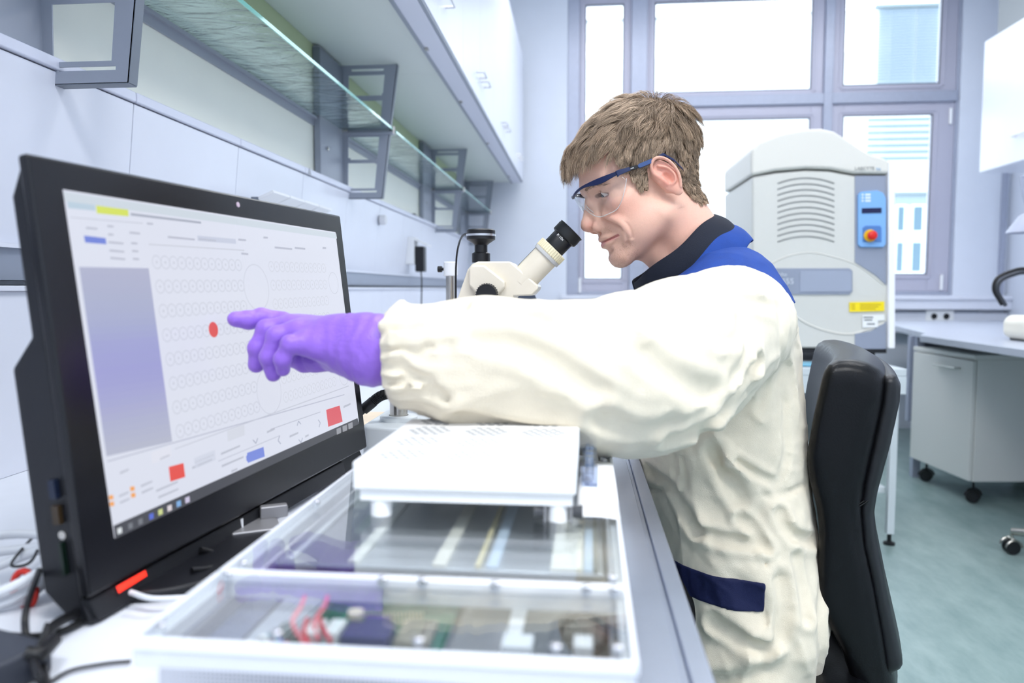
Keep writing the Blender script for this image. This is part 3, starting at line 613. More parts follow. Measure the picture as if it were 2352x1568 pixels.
# electronics close under the front lid, placed by where they lie on a level plane
ZE = DZ+.066
def AB(px, py, z):
    r = ray(px, py); t = (z-CAMZ)/r[2]; p = C_+r*t; return (p[0]*math.cos(TH)-p[1]*math.sin(TH), p[0]*math.sin(TH)+p[1]*math.cos(TH))
def ebox(mb, x0, y0, x1, y1, z0, z1):                        # left, far, right, near (picture) -> box on the board level
    a, b_ = AB((x0+x1)/2, y1, z0), AB((x0+x1)/2, y0, z0); l, r = AB(x0, y1, z0)[0], AB(x1, y1, z0)[0]; return abox(mb, l, r, a[1], b_[1], z0, z1)
pcb = mat('circuit_green', (22, 104, 78), .35, noise=.35, nscale=160); brd = ebox(MB(), 665, 1372, 1015, 1500, ZE, ZE+.0016).build('circuit_board', pcb, case)
purple = mat('purple_connector', (50, 36, 110), .4); tan = mat('grey_heat_sink', (150, 142, 126), .5, noise=.3, nscale=200); pin = mat('gold_pin', (226, 214, 180), .3, metal=.6)
m = MB(); ebox(m, 778, 1462, 890, 1500, ZE+.0016, ZE+.011); ebox(m, 830, 1435, 890, 1455, ZE+.0016, ZE+.008); m.build('purple_connector', purple, brd, bevel=.0008)
m = MB(); ebox(m, 900, 1440, 985, 1496, ZE+.0016, ZE+.007); m.build('heat_sink', tan, brd, bevel=.001)
m = MB()
for k in range(16): ebox(m, 838+8.6*k, 1432, 842+8.6*k, 1436, ZE+.0016, ZE+.009)
m.build('pin_header', pin, brd)
for k, x in enumerate((692, 738)): ebox(MB(), x, 1458, x+38, 1494, ZE+.0016, ZE+.012).build('white_connector', white_pl, brd, bevel=.001)
pinkw = mat('red_wire', (214, 30, 64), .4); pinkl = mat('pink_wire', (240, 110, 130), .4)
def E3(px, py, z): a, b_ = AB(px, py, z); return ab(a, b_, z)
for k, pts in enumerate(([(700, 1480), (672, 1430), (690, 1395), (700, 1370)], [(730, 1470), (722, 1430), (745, 1392), (752, 1370)], [(760, 1475), (740, 1440), (735, 1420)], [(712, 1480), (698, 1450), (706, 1420)])):
    zs = np.linspace(ZE+.010, ZE+.016, len(pts)); MB().tube(smooth_path([E3(x, y, z) for (x, y), z in zip(pts, zs)], 6), .0013, 8).build('wire', pinkl if k < 2 else pinkw, brd, 80)
for k, (x, c, nm) in enumerate(((606, (240, 244, 246), 'white_wire'), (624, (30, 150, 180), 'cyan_wire'), (634, (50, 60, 190), 'blue_wire'), (646, (224, 60, 140), 'magenta_wire'))):
    MB().tube(smooth_path([E3(x-22, 1478, ZE+.001), E3(x, 1462-6*k, ZE+.008), E3(x+16, 1484, ZE+.001)], 6), .0013, 8).build('wire', mat(nm, c, .4), case, 80)
MB().lathe([(0, 0), (.0055, 0), (.0055, .010), (.004, .012), (0, .012)], E3(662, 1480, ZE-.001), (0, 0, 1), 16).build('capacitor', mat('teal_capacitor', (16, 66, 72), .35), case)
MB().lathe([(0, 0), (.004, 0), (.004, .008), (.0048, .009), (.0048, .013), (0, .013)], E3(818, 1452, ZE+.0016), (0, 0, 1), 14).build('trim_pot', mat('ivory_pot', (236, 226, 200), .4), brd)
ebox(MB(), 1022, 1352, 1434, 1520, ZE-.006, ZE-.002).build('grey_plate', mat('dark_brushed_plate', (120, 120, 116), .30, metal=.45, noise=.2, nscale=25), case, bevel=.001)
ebox(MB(), 545, 1352, 660, 1500, ZE-.006, ZE-.002).build('pale_plate', mat('pale_plate', (184, 192, 206), .35, metal=.2), case, bevel=.001); ebox(MB(), 330, 1352, 535, 1500, ZE-.006, ZE-.002).build('side_plate', mat('slate_plate', (120, 130, 158), .35, metal=.2), case, bevel=.001)
m = MB(); ebox(m, 1150, 1392, 1188, 1520, ZE-.002, ZE+.001); m.build('white_strap', white_pl, case); m = MB(); ebox(m, 1150, 1480, 1222, 1512, ZE+.001, ZE+.008); ebox(m, 1316, 1495, 1362, 1525, ZE-.002, ZE+.008); m.build('white_block', white_pl, case, bevel=.001)
MB().tube(smooth_path([E3(1275, 1500, ZE), E3(1285, 1430, ZE), E3(1340, 1400, ZE), E3(1385, 1430, ZE), E3(1370, 1490, ZE)], 8), .0030, 10).build('grey_hose', mat('grey_hose', (96, 96, 94), .5), case, 80)
# long bed with rails under the rear lid
abox(MB(), A0+.014, A1-.014, BD+.052, B1-.004, DZ+.074, DZ+.077).build('bed_plate', alu, case, bevel=.0008)
rails = [(-.108, -.098, (236, 232, 220), 'guide_rail'), (-.078, -.074, (226, 212, 166), 'brass_strip'), (-.070, -.062, (206, 222, 240), 'scale_strip'), (-.026, -.004, (238, 236, 226), 'linear_rail'), (-.168, -.160, (236, 236, 230), 'guide_rail'), (-.212, -.208, (220, 224, 230), 'cable_strip'), (.0035, .0065, (120, 122, 118), 'dark_strip')]
for a0, a1, c, nm in rails: abox(MB(), a0, a1, BD+.053, B1-.01, DZ+.077, DZ+.080).build(nm, mat('rail_%d_%d' % (c[0], c[2]), c, .3), case, bevel=.0006)
m = MB(); abox(m, -.003, .0032, BD+.053, B1-.01, DZ+.077, DZ+.079); m.build('blue_strip', mat('pale_blue_strip', (190, 210, 232), .25), case)
# ---- white platform
pf = thing('sample_platform', 'thick white perforated platform standing on short posts on the acrylic case', 'platform')
PZ = CAMZ-.135; pw = mat('white_polymer', (246, 247, 248), .35)
pa0, pa1, pb0, pb1 = -.1848, -.0095, .566, .762
m = MB(); abox(m, pa0, pa1, pb0, pb1, PZ-.023, PZ); m.build('top_plate', pw, pf, bevel=.0025, seg=3)
m = MB(); abox(m, pa0+.005, pa1-.003, pb0+.003, pb1-.003, PZ-.032, PZ-.023); m.build('lower_plate', pw, pf, bevel=.001)
hol = mat('hole_dark', (166, 168, 170), .8)
def P2(px, py, z):
    r = ray(px, py); t = (z-CAMZ)/r[2]; p = C_+r*t; return (p[0]*math.cos(TH)-p[1]*math.sin(TH), p[0]*math.sin(TH)+p[1]*math.cos(TH))
m = MB()
for gx in range(3):
    for gy in range(4):
        ca, cb = pa0+.034+gx*.054, pb0+.028+gy*.052
        for q in range(-2, 3):
            for r_ in range(-2, 3):
                if abs(q+r_) > 2: continue
                m.lathe([(.0030, 0), (.0030, .00025), (0, .00025)], ab(ca+(q+r_/2)*.0088, cb+r_*.0082, PZ), (0, 0, 1), 12)
m.build('hole_pattern', hol, pf)['kind'] = 'stuff'
for a, b_ in ((pa0+.020, pb0+.012), (pa1-.014, pb0+.012), (pa0+.020, pb1-.014), (pa1-.014, pb1-.014)):
    MB().lathe([(.0085, 0), (.0085, .0135)], ab(a, b_, ZT_), (0, 0, 1), 20).build('post', pw, pf)
ca, cb = pa1-.014, pb0+.004
m = MB(); abox(m, ca-.011, ca-.0088, cb, cb+.016, ZT_, ZT_+.0128); abox(m, ca+.0088, ca+.011, cb, cb+.016, ZT_, ZT_+.0128); m.build('clamp_plate', mat('clamp_grey', (150, 150, 152), .35, metal=.5), pf)
for s_ in (-1, 1):
    p = Vector(ab(ca+s_*.011, cb+.004, ZT_+.0075)); q = Vector(ab(ca+s_*.019, cb+.004, ZT_+.0075)); MB().cyl(p, q, .0042, .0060, 14).build('knob', mat('dark_grey_knob', (66, 68, 72), .45), pf, bevel=.0006)
# clear tubes and folded paper right of the platform
tb = thing('tube_holder', 'clear blue-tinted tube holder on the case right of the white platform', 'tube holder')
m = MB(); abox(m, pa1+.003, pa1+.017, .68, .78, ZT_, ZT_+.018); m.build('body', clear_glass('blue_acrylic', (214, 226, 246), .85, .05), tb)
for k in range(4): MB().tube([ab(pa1+.010, .69+.022*k, ZT_+.004), ab(pa1+.010, .69+.022*k, ZT_+.026)], .0042, 12).build('tube', clear_glass('tube_plastic', (232, 238, 246), .8, .05), tb)
pp = MB(); 
vs = []; 
for i in range(9):
    for j in range(5):
        vs.append(ab(A1-.034+.0085*j+.0012*(8-i)*0, .585+.024*i, ZT_+.0006+.0010*math.sin(i*.8+j)))
pp.add(vs, [(i*5+j, (i+1)*5+j, (i+1)*5+j+1, i*5+j+1) for i in range(8) for j in range(4)])
pp = pp.build('tissue', mat('white_tissue', (250, 250, 250), .8), None, 80); so = pp.modifiers.new('t', 'SOLIDIFY'); so.thickness = .0006; tag(pp, 'folded white tissue lying on the right side of the acrylic case', 'tissue')
# ================================================================== the man
HO = np.array([0.1024, 1.2363, 1.1755]); HY, HP, HR = math.radians(12), math.radians(20), math.radians(5); HS = .96
def head_axes():
    c, s = math.cos, math.sin
    f = np.array([-c(HY)*c(HP), -s(HY)*c(HP), -s(HP)]); l = np.array([s(HY), -c(HY), 0]); u = np.cross(f, l)
    return np.stack([f, l*c(HR)+u*s(HR), u*c(HR)-l*s(HR)])
HM = head_axes()
def h2w(p): return HO+HS*np.asarray(p)@HM
def w2h(p): return (np.asarray(p)-HO)@HM.T/HS
EYE = (.0700, .0320, .0130)
def lidarc(th, dw, r=.0136):
    t = math.radians(th); return (EYE[0]+r*math.cos(t)*math.cos(dw/r), EYE[1]+r*math.sin(t), EYE[2]+dw)
def curve(pts, n=4):
    return [tuple(p) for p in smooth_path(pts, n)]
def head_base(A):
    d = ell(A, (-.012, 0, .058), (.088, .074, .079))
    d = smin(d, ell(A, (.040, 0, .045), (.059, .064, .060)), .03)
    d = smin(d, ell(A, (.040, 0, -.020), (.054, .056, .062)), .02)
    d = smin(d, cap(A, (.004, .048, -.050), (.074, .014, -.089), .016, .015), .035)      # jaw
    d = smin(d, ell(A, (.0815, 0, -.0885), (.0160, .018, .0155)), .016)                  # chin
    d = smin(d, ell(A, (.066, 0, -.052), (.036, .026, .034)), .02)                       # muzzle
    d = smin(d, ell(A, (.054, .043, -.006), (.024, .020, .017)), .02)                    # cheekbone
    d = smin(d, ell(A, (.042, .035, -.040), (.033, .021, .032)), .02)
    d = smin(d, cap(A, (.0915, .008, .036), (.070, .046, .037), .0100, .0075), .014)     # brow
    return smax(d, -ell(A, (.0980, .0340, .013), (.0195, .0190, .0130)), .012)           # eye socket
def hits(pts, off=0.0):
    """where the view through each picture point meets the bare head, as head coordinates on his left side"""
    out = []
    for px, py in pts:
        r = ray(px, py); o = w2h(C_); q = w2h(C_+r)-o; q = q/np.linalg.norm(q); t = .98/HS
        for _ in range(90):
            p = o+q*t; e = float(head_base(np.array([[p[0], abs(p[1]), p[2]]], 'f4'))[0])-off
            if abs(e) < 1e-5: break
            t += e*.8
        out.append((p[0], abs(p[1]), p[2]))
    return out
def densify(pts, n=4): return curve(pts, n)
MOUTH = [(.1030, 0, -.0552), (.1010, .0080, -.0553)]+hits([(1396, 551), (1408, 545.5), (1420, 540)])
UPLIP = [(.1015, 0, -.0505), (.0995, .0080, -.0503)]+hits([(1394, 545.5), (1406, 542), (1418, 539)])
LOLIP = [(.0985, 0, -.0615), (.0965, .0080, -.0612)]+hits([(1399, 558), (1410, 550), (1420, 541.5)])
FOLD = hits([(1392, 505), (1412, 513), (1430, 523), (1440, 540), (1443, 558)])
FOLD2 = hits([(1424, 506), (1440, 514), (1449, 530), (1452, 545)])
EYELINE = [(.080, .0190, .0168), (.080, .0250, .0165), (.080, .0320, .0150), (.076, .0400, .0125), (.072, .0455, .0105)]
SQ = np.array([.15, 1, 1], 'f4')
def sq(pts): return [(p[0]*.15, p[1], p[2]) for p in pts]
def face_features(A, d):
    d = smin(d, ell(A, EYE, (.0140, .0152, .0142)), .003)                                # lids over the eyeball
    B = A*SQ
    crease = [(p[0], p[1], p[2]+.0062-.002*abs(p[1]-.032)/.014) for p in EYELINE]
    d = smax(d, -chain(B, sq(densify(crease, 3)), .0005), .0014)
    d = smin(d, chain(A, curve([lidarc(-55, -.0056, .0138), lidarc(-15, -.0070, .0138), lidarc(25, -.0066, .0138), lidarc(60, -.0040, .0138)], 3), .0008), .003)
    eyecut = chain(B, sq(densify(EYELINE, 3)), [.0012, .0022, .0030, .0036, .0039, .0040, .0039, .0037, .0033, .0028, .0022, .0016, .0010])
    d = smax(d, -smax(eyecut, .058-A[..., 0], .001), .0007)
    # nose
    n = cap(A, (.0905, 0, .024), (.1115, 0, -.014), .0072, .0085)
    n = smin(n, ell(A, (.1135, 0, -.0210), (.0112, .0110, .0100)), .007)
    n = smin(n, ell(A, (.0995, .0132, -.0290), (.0115, .0070, .0090)), .004)
    n = smax(n, -chain(A, curve([(.108, .0180, -.0190), (.101, .0212, -.0185), (.0925, .0212, -.0235), (.0890, .0190, -.033)], 3), .0009), .004)
    n = smin(n, cap(A, (.093, .006, .012), (.096, .011, -.014), .008, .008), .010)
    n = smin(n, cap(A, (.098, 0, -.032), (.112, 0, -.0275), .006, .005), .005)
    d = smin(d, n, .006)
    d = smax(d, -ell(A, (.1030, .0085, -.0385), (.0075, .0040, .0060)), .0018)
    # lips
    d = smin(d, chain(A, densify(UPLIP), [.0030]*10+[.0026, .0024, .0021, .0018, .0015, .0010, .0006]), .004)
    d = smin(d, chain(A, densify(LOLIP), [.0050]*8+[.0044, .0040, .0035, .0029, .0023, .0018, .0013, .0008, .0004]), .004)
    d = d+.0042*np.exp(-(chain(A, densify(MOUTH), 0.0)/.0014)**2)
    d = smax(d, -cap(A, (.1015, 0, -.0745), (.094, .012, -.073), .0030, .002), .012)
    # smile folds
    d = smin(d, chain(A, [(p[0], p[1]+.002, p[2]+.007) for p in densify(FOLD, 3)], .0035), .012)
    d = d+.0030*np.exp(-(chain(A, densify(FOLD, 3), 0.0)/.0034)**2)
    return d+.0013*np.exp(-(chain(A, densify(FOLD2, 3), 0.0)/.0026)**2)
def ear(A):
    th = math.radians(-25); Re = np.array([[math.cos(th), 0, math.sin(th)], [0, 1, 0], [-math.sin(th), 0, math.cos(th)]])
    E = (A-np.array((-.0145, .076, .0035), 'f4')) @ Re.T.astype('f4')
    E = E*np.array([1.18, 1, .96], 'f4'); E[..., 1] += 0.30*(E[..., 0]-.008)
    e = ell(E, (0, -.003, .0), (.0175, .0036, .0300))
    e = smin(e, ell(E, (.0045, -.002, -.0270), (.0075, .0036, .0085)), .006)
    rim = chain(E, curve([(.012, -.001, .004), (.0145, .001, .017), (.007, .003, .0285), (-.006, .0035, .0300), (-.0160, .0035, .0190), (-.0180, .003, .003), (-.0135, .002, -.013), (-.003, .001, -.0265)], 3), .0026)
    anti = chain(E, curve([(.000, .001, .019), (-.0075, .002, .009), (-.0095, .002, -.005), (-.003, .002, -.0145), (.006, .001, -.0145)], 3), .0020)
    e = smax(e, -ell(E, (.0025, .0050, -.003), (.0080, .0100, .0115)), .002)
    e = smax(e, -ell(E, (.0020, .0040, .0130), (.0085, .0060, .0065)), .003)
    e = smax(e, -chain(E, curve([(.008, .0036, .014), (.001, .0048, .0240), (-.0105, .0048, .0190), (-.0135, .0044, .004), (-.009, .0040, -.009)], 3), .0022), .002)
    e = smin(e, rim, .002); e = smin(e, anti, .003)
    e = smin(e, ell(E, (.0110, .000, -.0050), (.0042, .0042, .0062)), .003)               # tragus
    return smin(e, cap(E, (.011, -.008, -.016), (.012, -.008, .012), .006, .006), .008)
def head_sdf(P):
    """P in head coordinates: u forward, v to his left (camera side), w up"""
    A = P.copy(); A[..., 1] = np.abs(A[..., 1]); sh = A.shape[:-1]; A = A.reshape(-1, 3)
    d = head_base(A).astype('f4')
    m = (np.abs(d) < .016) & (A[:, 0] > .055) & (A[:, 1] < .060) & (A[:, 2] < .045)
    n = (d < .034) & (A[:, 0] > .085) & (A[:, 1] < .03) & (A[:, 2] < .045) & (d > -.02); m |= n
    if m.any(): d[m] = face_features(A[m], d[m])
    m = (A[:, 1] > .055) & (A[:, 0] > -.055) & (A[:, 0] < .03) & (A[:, 2] > -.05) & (A[:, 2] < .06)
    if m.any(): d[m] = smin(d[m], ear(A[m]), .005)
    return d.reshape(sh)
def skull_sdf(P):
    d = ell(P, (-.012, 0, .058), (.088, .074, .079))
    d = smin(d, ell(P, (.040, 0, .045), (.059, .064, .060)), .03)
    d = smin(d, ell(P, (.03, 0, -.020), (.060, .058, .062)), .03)
    return smin(d, cap(P, (-.030, 0, .0), (-.047, 0, -.13), .047, .050), .03)
# neck and trunk under the clothes, in world space
NECK_TOP = h2w((-.024, 0, -.020)); NECK_BASE = np.array([.212, 1.245, 1.035])
SH_N = np.array([.225, 1.055, 1.005]); SH_F = np.array([.215, 1.43, 1.02])
EL_N = np.array([.050, .815, .908]); WR_N = np.array([-.165, .748, .955])
EL_F = np.array([.06, 1.495, .895]); WR_F = np.array([-.10, 1.385, .903])
HIP = np.array([.235, 1.24, .55])
def body_sdf(W):
    H = (W-HO.astype('f4')) @ HM.T.astype('f4')/np.float32(HS)
    d = head_sdf(H)*np.float32(HS)
    n = cap(W, NECK_TOP, NECK_BASE, .048, .058)
    d = smin(d, n, .022)
    l = cap(W, h2w((.040, 0, -.078)), NECK_BASE+np.array([-.045, 0, .0]), .016, .030)
    d = smin(d, l, .022)
    d = smin(d, cap(W, h2w((-.02, .045, -.045)), NECK_BASE+np.array([-.045, -.02, .0]), .012, .012), .014)
    t = smin(cap(W, NECK_BASE+np.array([-.01, 0, -.09]), HIP, .080, .095), cap(W, (.205, 1.13, .95), (.205, 1.35, .95), .060), .08)
    t = smin(t, cap(W, (.235, 1.16, .56), (.235, 1.32, .56), .09), .08)
    t = smin(t, chain(W, [SH_N-np.array([0, 0, .02]), EL_N, WR_N], [.045, .036, .018]), .03)
    t = smin(t, chain(W, [SH_F-np.array([0, 0, .02]), EL_F, WR_F], [.045, .034, .020]), .03)
    return smin(d, t, .03)

def skin_tint(me):
    """skin colour per vertex: redder lips, nose, ears and cheeks"""
    n = len(me.vertices); co = np.empty(n*3, 'f4'); me.vertices.foreach_get('co', co); co = co.reshape(-1, 3)
    H = w2h(co).astype('f4'); A = H.copy(); A[:, 1] = np.abs(A[:, 1])
    base = np.array([.80, .49, .375]); col = np.tile(base, (n, 1))
    def blend(mask, c, k):
        nonlocal col
        m = (np.clip(mask, 0, 1)*k)[:, None]; col = col*(1-m)+np.array(c)*m
    g = lambda c, r: np.exp(-(((A-np.array(c, 'f4'))/np.array(r, 'f4'))**2).sum(1))
    blend(g((.060, .045, -.020), (.03, .03, .02)), (.80, .36, .27), .6)
    blend(g((.112, .004, -.024), (.012, .018, .012)), (.70, .32, .25), .7)
    blend(g((-.012, .080, .004), (.024, .012, .034)), (.82, .31, .24), .75)
    blend(g((-.02, .03, -.085), (.05, .05, .035)), (.72, .35, .27), .45)
    blend(g((.083, .032, .004), (.02, .016, .010)), (.60, .36, .29), .5)
    blend(g((.085, 0, -.092), (.03, .035, .02)), (.60, .38, .28), .45)
    up = chain(A, densify([(p[0]-.001, p[1], p[2]) for p in UPLIP]), .0); mo = chain(A, densify(MOUTH), .0)
    lo = chain(A, densify([((p[0]+q[0])/2, (p[1]+q[1])/2, (p[2]+q[2])/2) for p, q in zip(LOLIP, MOUTH)]), .0)
    side = np.clip((A[:, 1]-.004)/.03, 0, 1)
    blend(1-np.clip((up-.0030+.0014*side)/.0014, 0, 1), (.60, .27, .24), .75)
    blend(1-np.clip((lo-.0050+.0034*side)/.0016, 0, 1), (.66, .29, .27), .85)
    blend(1-np.clip((mo-.0006)/.0009, 0, 1), (.20, .06, .05), .85)
    ey = chain(A*SQ, sq(densify(EYELINE, 4)), 0.0); fr = (A[:, 0] > .066) & (A[:, 0] < .090)
    blend((1-np.clip((ey-.0030)/.0010, 0, 1))*fr, (.20, .10, .08), .8)
    blend(g((.085, .010, -.042), (.02, .016, .005)), (.60, .38, .29), .4)
    rng = np.random.default_rng(4); sp = rng.uniform(.97, 1.03, n)
    a = me.color_attributes.new('tint', 'FLOAT_COLOR', 'POINT'); c = np.ones((n, 4), 'f4'); c[:, :3] = col*sp[:, None]; a.data.foreach_set('color', c.ravel())
def skin_mat():
    m = mat('skin', (222, 172, 150), .48, sss=.12, bump=.12, bscale=900); nt = m.node_tree
    a = nt.nodes.new('ShaderNodeAttribute'); a.attribute_name = 'tint'
    nt.links.new(a.outputs['Color'], nt.nodes['Principled BSDF'].inputs['Base Color']); return m

def build_body(man):
    """one continuous skin: a fine mesh for head and neck, a coarse one for what the clothes hide, joined inside the collar"""
    V1, Q1 = surfnet(body_sdf, (-.03, 1.13, 1.052), (.27, 1.36, 1.34), .00125)
    V2, Q2 = surfnet(body_sdf, (-.24, .69, .45), (.40, 1.58, 1.064), .007)
    o = np_mesh('body', np.concatenate([V1, V2]), np.concatenate([Q1, Q2+len(V1)]), skin_mat(), man); skin_tint(o.data); return o
# ------------------------------------------------------------------ hair
LINE = [(.16, .082), (.093, .078), (.070, .080), (.058, .078), (.048, .062), (.043, .035), (.034, .020), (.030, .000), (.014, -.006), (.008, .022), (-.002, .038), (-.022, .040), (-.036, .020), (-.040, -.010), (-.046, -.034), (-.060, -.054), (-.16, -.058)]
LU = np.array([p[0] for p in LINE][::-1]); LW = np.array([p[1] for p in LINE][::-1])
def hair_line(u): return np.interp(u, LU, LW)
def grad(fn, P, e=1e-3):
    P = P.astype('f4'); g = np.stack([fn(P+np.eye(3, dtype='f4')[i]*e)-fn(P-np.eye(3, dtype='f4')[i]*e) for i in range(3)], -1)
    return g/np.maximum(np.linalg.norm(g, axis=-1, keepdims=True), 1e-9)
def to_surface(fn, P, off=0.0, it=3):
    for _ in range(it): P = P-grad(fn, P)*(fn(P.astype('f4'))-off)[:, None]
    return P
def hair_cap_sdf(H):
    # thickness of the hair mass: thick on top, thin at the nape
    th = .0015+.0105*np.clip((H[..., 2]-.035)/.08, 0, 1)+.003*np.clip((-H[..., 0]-.04)/.03, 0, 1)*np.clip((H[..., 2]+.03)/.03, 0, 1)
    d = skull_sdf(H)-th
    line = (hair_line(H[..., 0])-H[..., 2])
    d = smax(d, line.astype('f4')*.8-.001, .006)
    nz = .0014*np.sin(H[..., 0]*330+H[..., 2]*210)*np.sin(H[..., 1]*290+H[..., 2]*60)
    return (d+nz)*np.float32(HS)
def grow(n, seed, guides=None):
    r = np.random.default_rng(seed); pts = []
    while sum(len(p) for p in pts) < n:
        dr = r.normal(size=(n*2, 3)); dr /= np.linalg.norm(dr, axis=1)[:, None]
        P = np.array([-.005, 0, .03])+dr*.10; P = to_surface(skull_sdf, P, 0, 4)
        k = P[:, 2] > hair_line(P[:, 0])+r.normal(size=len(P))*.0022+.001
        pts.append(P[k])
    P = np.concatenate(pts)[:n]; u, v, w = P.T
    t = np.clip((.125-w)/.10, 0, 1)
    back = np.clip((-.035-u)/.04, 0, 1)
    ang = np.radians(8+58*t**.8)*(1-back)+np.radians(80+15*t)*back
    side = np.sign(v)*np.clip(np.abs(v)/.05, 0, 1)
    D = np.stack([np.cos(ang), .22*(1-t)*np.ones_like(ang)*(1-back)*.5, -np.sin(ang)], 1)
    L = .012+.036*np.clip((w-.03)/.08, 0, 1); L = np.where(w < .0, .010, L)
    front = np.clip((u-.045)/.04, 0, 1)*np.clip((w-.07)/.03, 0, 1)
    L = L*(1+.10*front)*r.uniform(.75, 1.12, len(P))
    hgt = .0042+.0165*np.clip((w-.035)/.08, 0, 1)+.016*front+.0035*np.clip((-u-.04)/.03, 0, 1)*np.clip((w+.03)/.03, 0, 1)
    return P, D, L, hgt
def hair_paths(n, seed, K=7):
    r = np.random.default_rng(seed+5)
    P, D, L, hgt = grow(n, seed)
    m = 520; G, _, _, _ = grow(m, 99)
    ga = r.normal(size=m)*.30; gh = r.uniform(.75, 1.25, m); gl = r.uniform(.85, 1.15, m)
    idx = np.empty(n, int)
    for i in range(0, n, 2000): idx[i:i+2000] = ((P[i:i+2000, None]-G[None])**2).sum(-1).argmin(1)
    a = ga[idx]+r.normal(size=n)*.10
    out = np.empty((n, K, 3)); X = P.copy(); out[:, 0] = to_surface(skull_sdf, P, -.002, 2)
    toG = G[idx]-P
    for k in range(1, K):
        s = k/(K-1)
        N = grad(skull_sdf, X); T = D-N*(D*N).sum(1)[:, None]; T /= np.linalg.norm(T, axis=1)[:, None]
        B = np.cross(N, T); T2 = T*np.cos(a*s)[:, None]+B*np.sin(a*s)[:, None]
        X = X+T2*(L*gl[idx]/(K-1))[:, None]+toG*(.55/(K-1))
        X = to_surface(skull_sdf, X, 0, 1)
        N = grad(skull_sdf, X)
        h = hgt*gh[idx]*(1-(1-s)**2.2)+r.normal(size=n)*.0008*s
        out[:, k] = X+N*h[:, None]
    return out, idx
def hair_mesh(name, paths, rad, mats, parent, cols=None, world=True):
    n, K, _ = paths.shape; W = h2w(paths) if world else paths
    T = np.gradient(W, axis=1); T /= np.linalg.norm(T, axis=-1, keepdims=True)
    ref = np.array([.3, .5, .81]); A = np.cross(T, ref); A /= np.linalg.norm(A, axis=-1, keepdims=True); B = np.cross(T, A)
    taper = np.array([.8, 1, 1, .95, .85, .6, .12])[:K] if K == 7 else np.linspace(1, .15, K)
    V = np.empty((n, K, 3, 3))
    for j in range(3):
        th = 2*PI*j/3; V[:, :, j] = W+(A*math.cos(th)+B*math.sin(th))*(rad*taper)[None, :, None]
    base = np.arange(n)[:, None, None]*K*3; k = np.arange(K-1)[None, :, None]*3; j = np.arange(3)[None, None, :]; j2 = (j+1) % 3
    Q = np.stack([base+k+j, base+k+j2, base+k+3+j2, base+k+3+j], -1).reshape(-1, 4)
    o = np_mesh(name, V.reshape(-1, 3), Q, mats, parent)
    if cols is not None:
        at_ = o.data.color_attributes.new('tint', 'FLOAT_COLOR', 'POINT')
        c = np.ones((n, K*3, 4), 'f4'); c[..., :3] = cols[:, None, :]; at_.data.foreach_set('color', c.ravel())
    return o
def hair_mat(name):
    m = mat(name, (150, 125, 100), .55, spec=.35); nt = m.node_tree
    a = nt.nodes.new('ShaderNodeAttribute'); a.attribute_name = 'tint'
    nt.links.new(a.outputs['Color'], nt.nodes['Principled BSDF'].inputs['Base Color']); return m
def tints(n, idx, seed, base=(.42, .315, .225), lo=.5, hi=1.9):
    r = np.random.default_rng(seed); g = r.uniform(.75, 1.3, 2000)[idx % 2000]
    k = np.clip(r.lognormal(0, .28, n)*g, lo, hi)
    return np.array(base)[None]*k[:, None]
def build_hair(man):
    capm = mat('hair_base', (112, 94, 76), .85, noise=.4, nscale=300)
    hb = sdf_obj('hair', lambda P: hair_cap_sdf(P), (-.125, -.095, -.075), (.125, .095, .170), .0022, capm, man, T=h2w)
    p, idx = hair_paths(26000, 3)
    hair_mesh('hair_strands', p, .00030, hair_mat('hair_strand'), hb, tints(len(p), idx, 2))
    # brows and stubble
    r = np.random.default_rng(8); n = 520; s = r.uniform(0, 1, n); sgn = np.where(r.uniform(size=n) < .5, -1, 1)
    br = np.stack([.099-.030*s**1.6, (.014+.032*s)*sgn, .0325+.004*np.sin(s*2.6)+r.normal(size=n)*.0017], 1)
    br = to_surface(skull_or_head, br, 0, 4); T = np.stack([-.6*np.ones(n)-.4*s, .8*sgn, .25-.5*s], 1); K = 4
    P = np.stack([br+T*(.0075*k/(K-1))+grad(skull_or_head, br)*(.0010*math.sin(k*1.0)) for k in range(K)], 1)
    hair_mesh('eyebrows', P, .00017, mat('brow_hair', (122, 94, 68), .7), man)
    n = 5500; c = np.stack([r.uniform(.03, .10, n), r.uniform(-.05, .05, n), r.uniform(-.105, -.036, n)], 1)
    q = to_surface(skull_or_head, c, 0, 5); ok = (q[:, 2] < -.080+.010*r.normal(size=n)) & (q[:, 2] < -.070) & (q[:, 0] > .055) | ((q[:, 2] > -.046) & (q[:, 2] < -.034) & (q[:, 0] > .086)); q = q[ok]
    g = grad(skull_or_head, q); P = np.stack([q+(g*.5+np.array([.1, 0, -.8]))*(.0013*k/2) for k in range(3)], 1)
    hair_mesh('stubble', P, .00010, mat('stubble_hair', (170, 122, 88), .7), man)
def skull_or_head(P): return head_sdf(np.asarray(P, 'f4'))
def eyes(man):
    for sg in (1, -1):
        c = np.array([EYE[0], EYE[1]*sg, EYE[2]]); look = np.array([.93, .10*sg-.12, -.30]); look = look/np.linalg.norm(look)
        m = MB(); o = h2w(c); ax = look@HM
        R = .0127*HS
        prof = [(R*math.sin(t), R*math.cos(t)) for t in np.linspace(PI, .50, 18)]; m.lathe(prof, o, ax, 32, 0)
        m.lathe([(R*math.sin(t), R*math.cos(t)) for t in (.50, .42, .30, .19)], o, ax, 32, 1)
        m.lathe([(R*math.sin(.19), R*math.cos(.19)), (.0005, R*1.0), (0, R)], o, ax, 32, 2)
        e = m.build('eye', [mat('eye_white', (226, 214, 208), .15), mat('iris', (70, 80, 84), .2), mat('pupil', (8, 8, 9), .1)], man, 60)
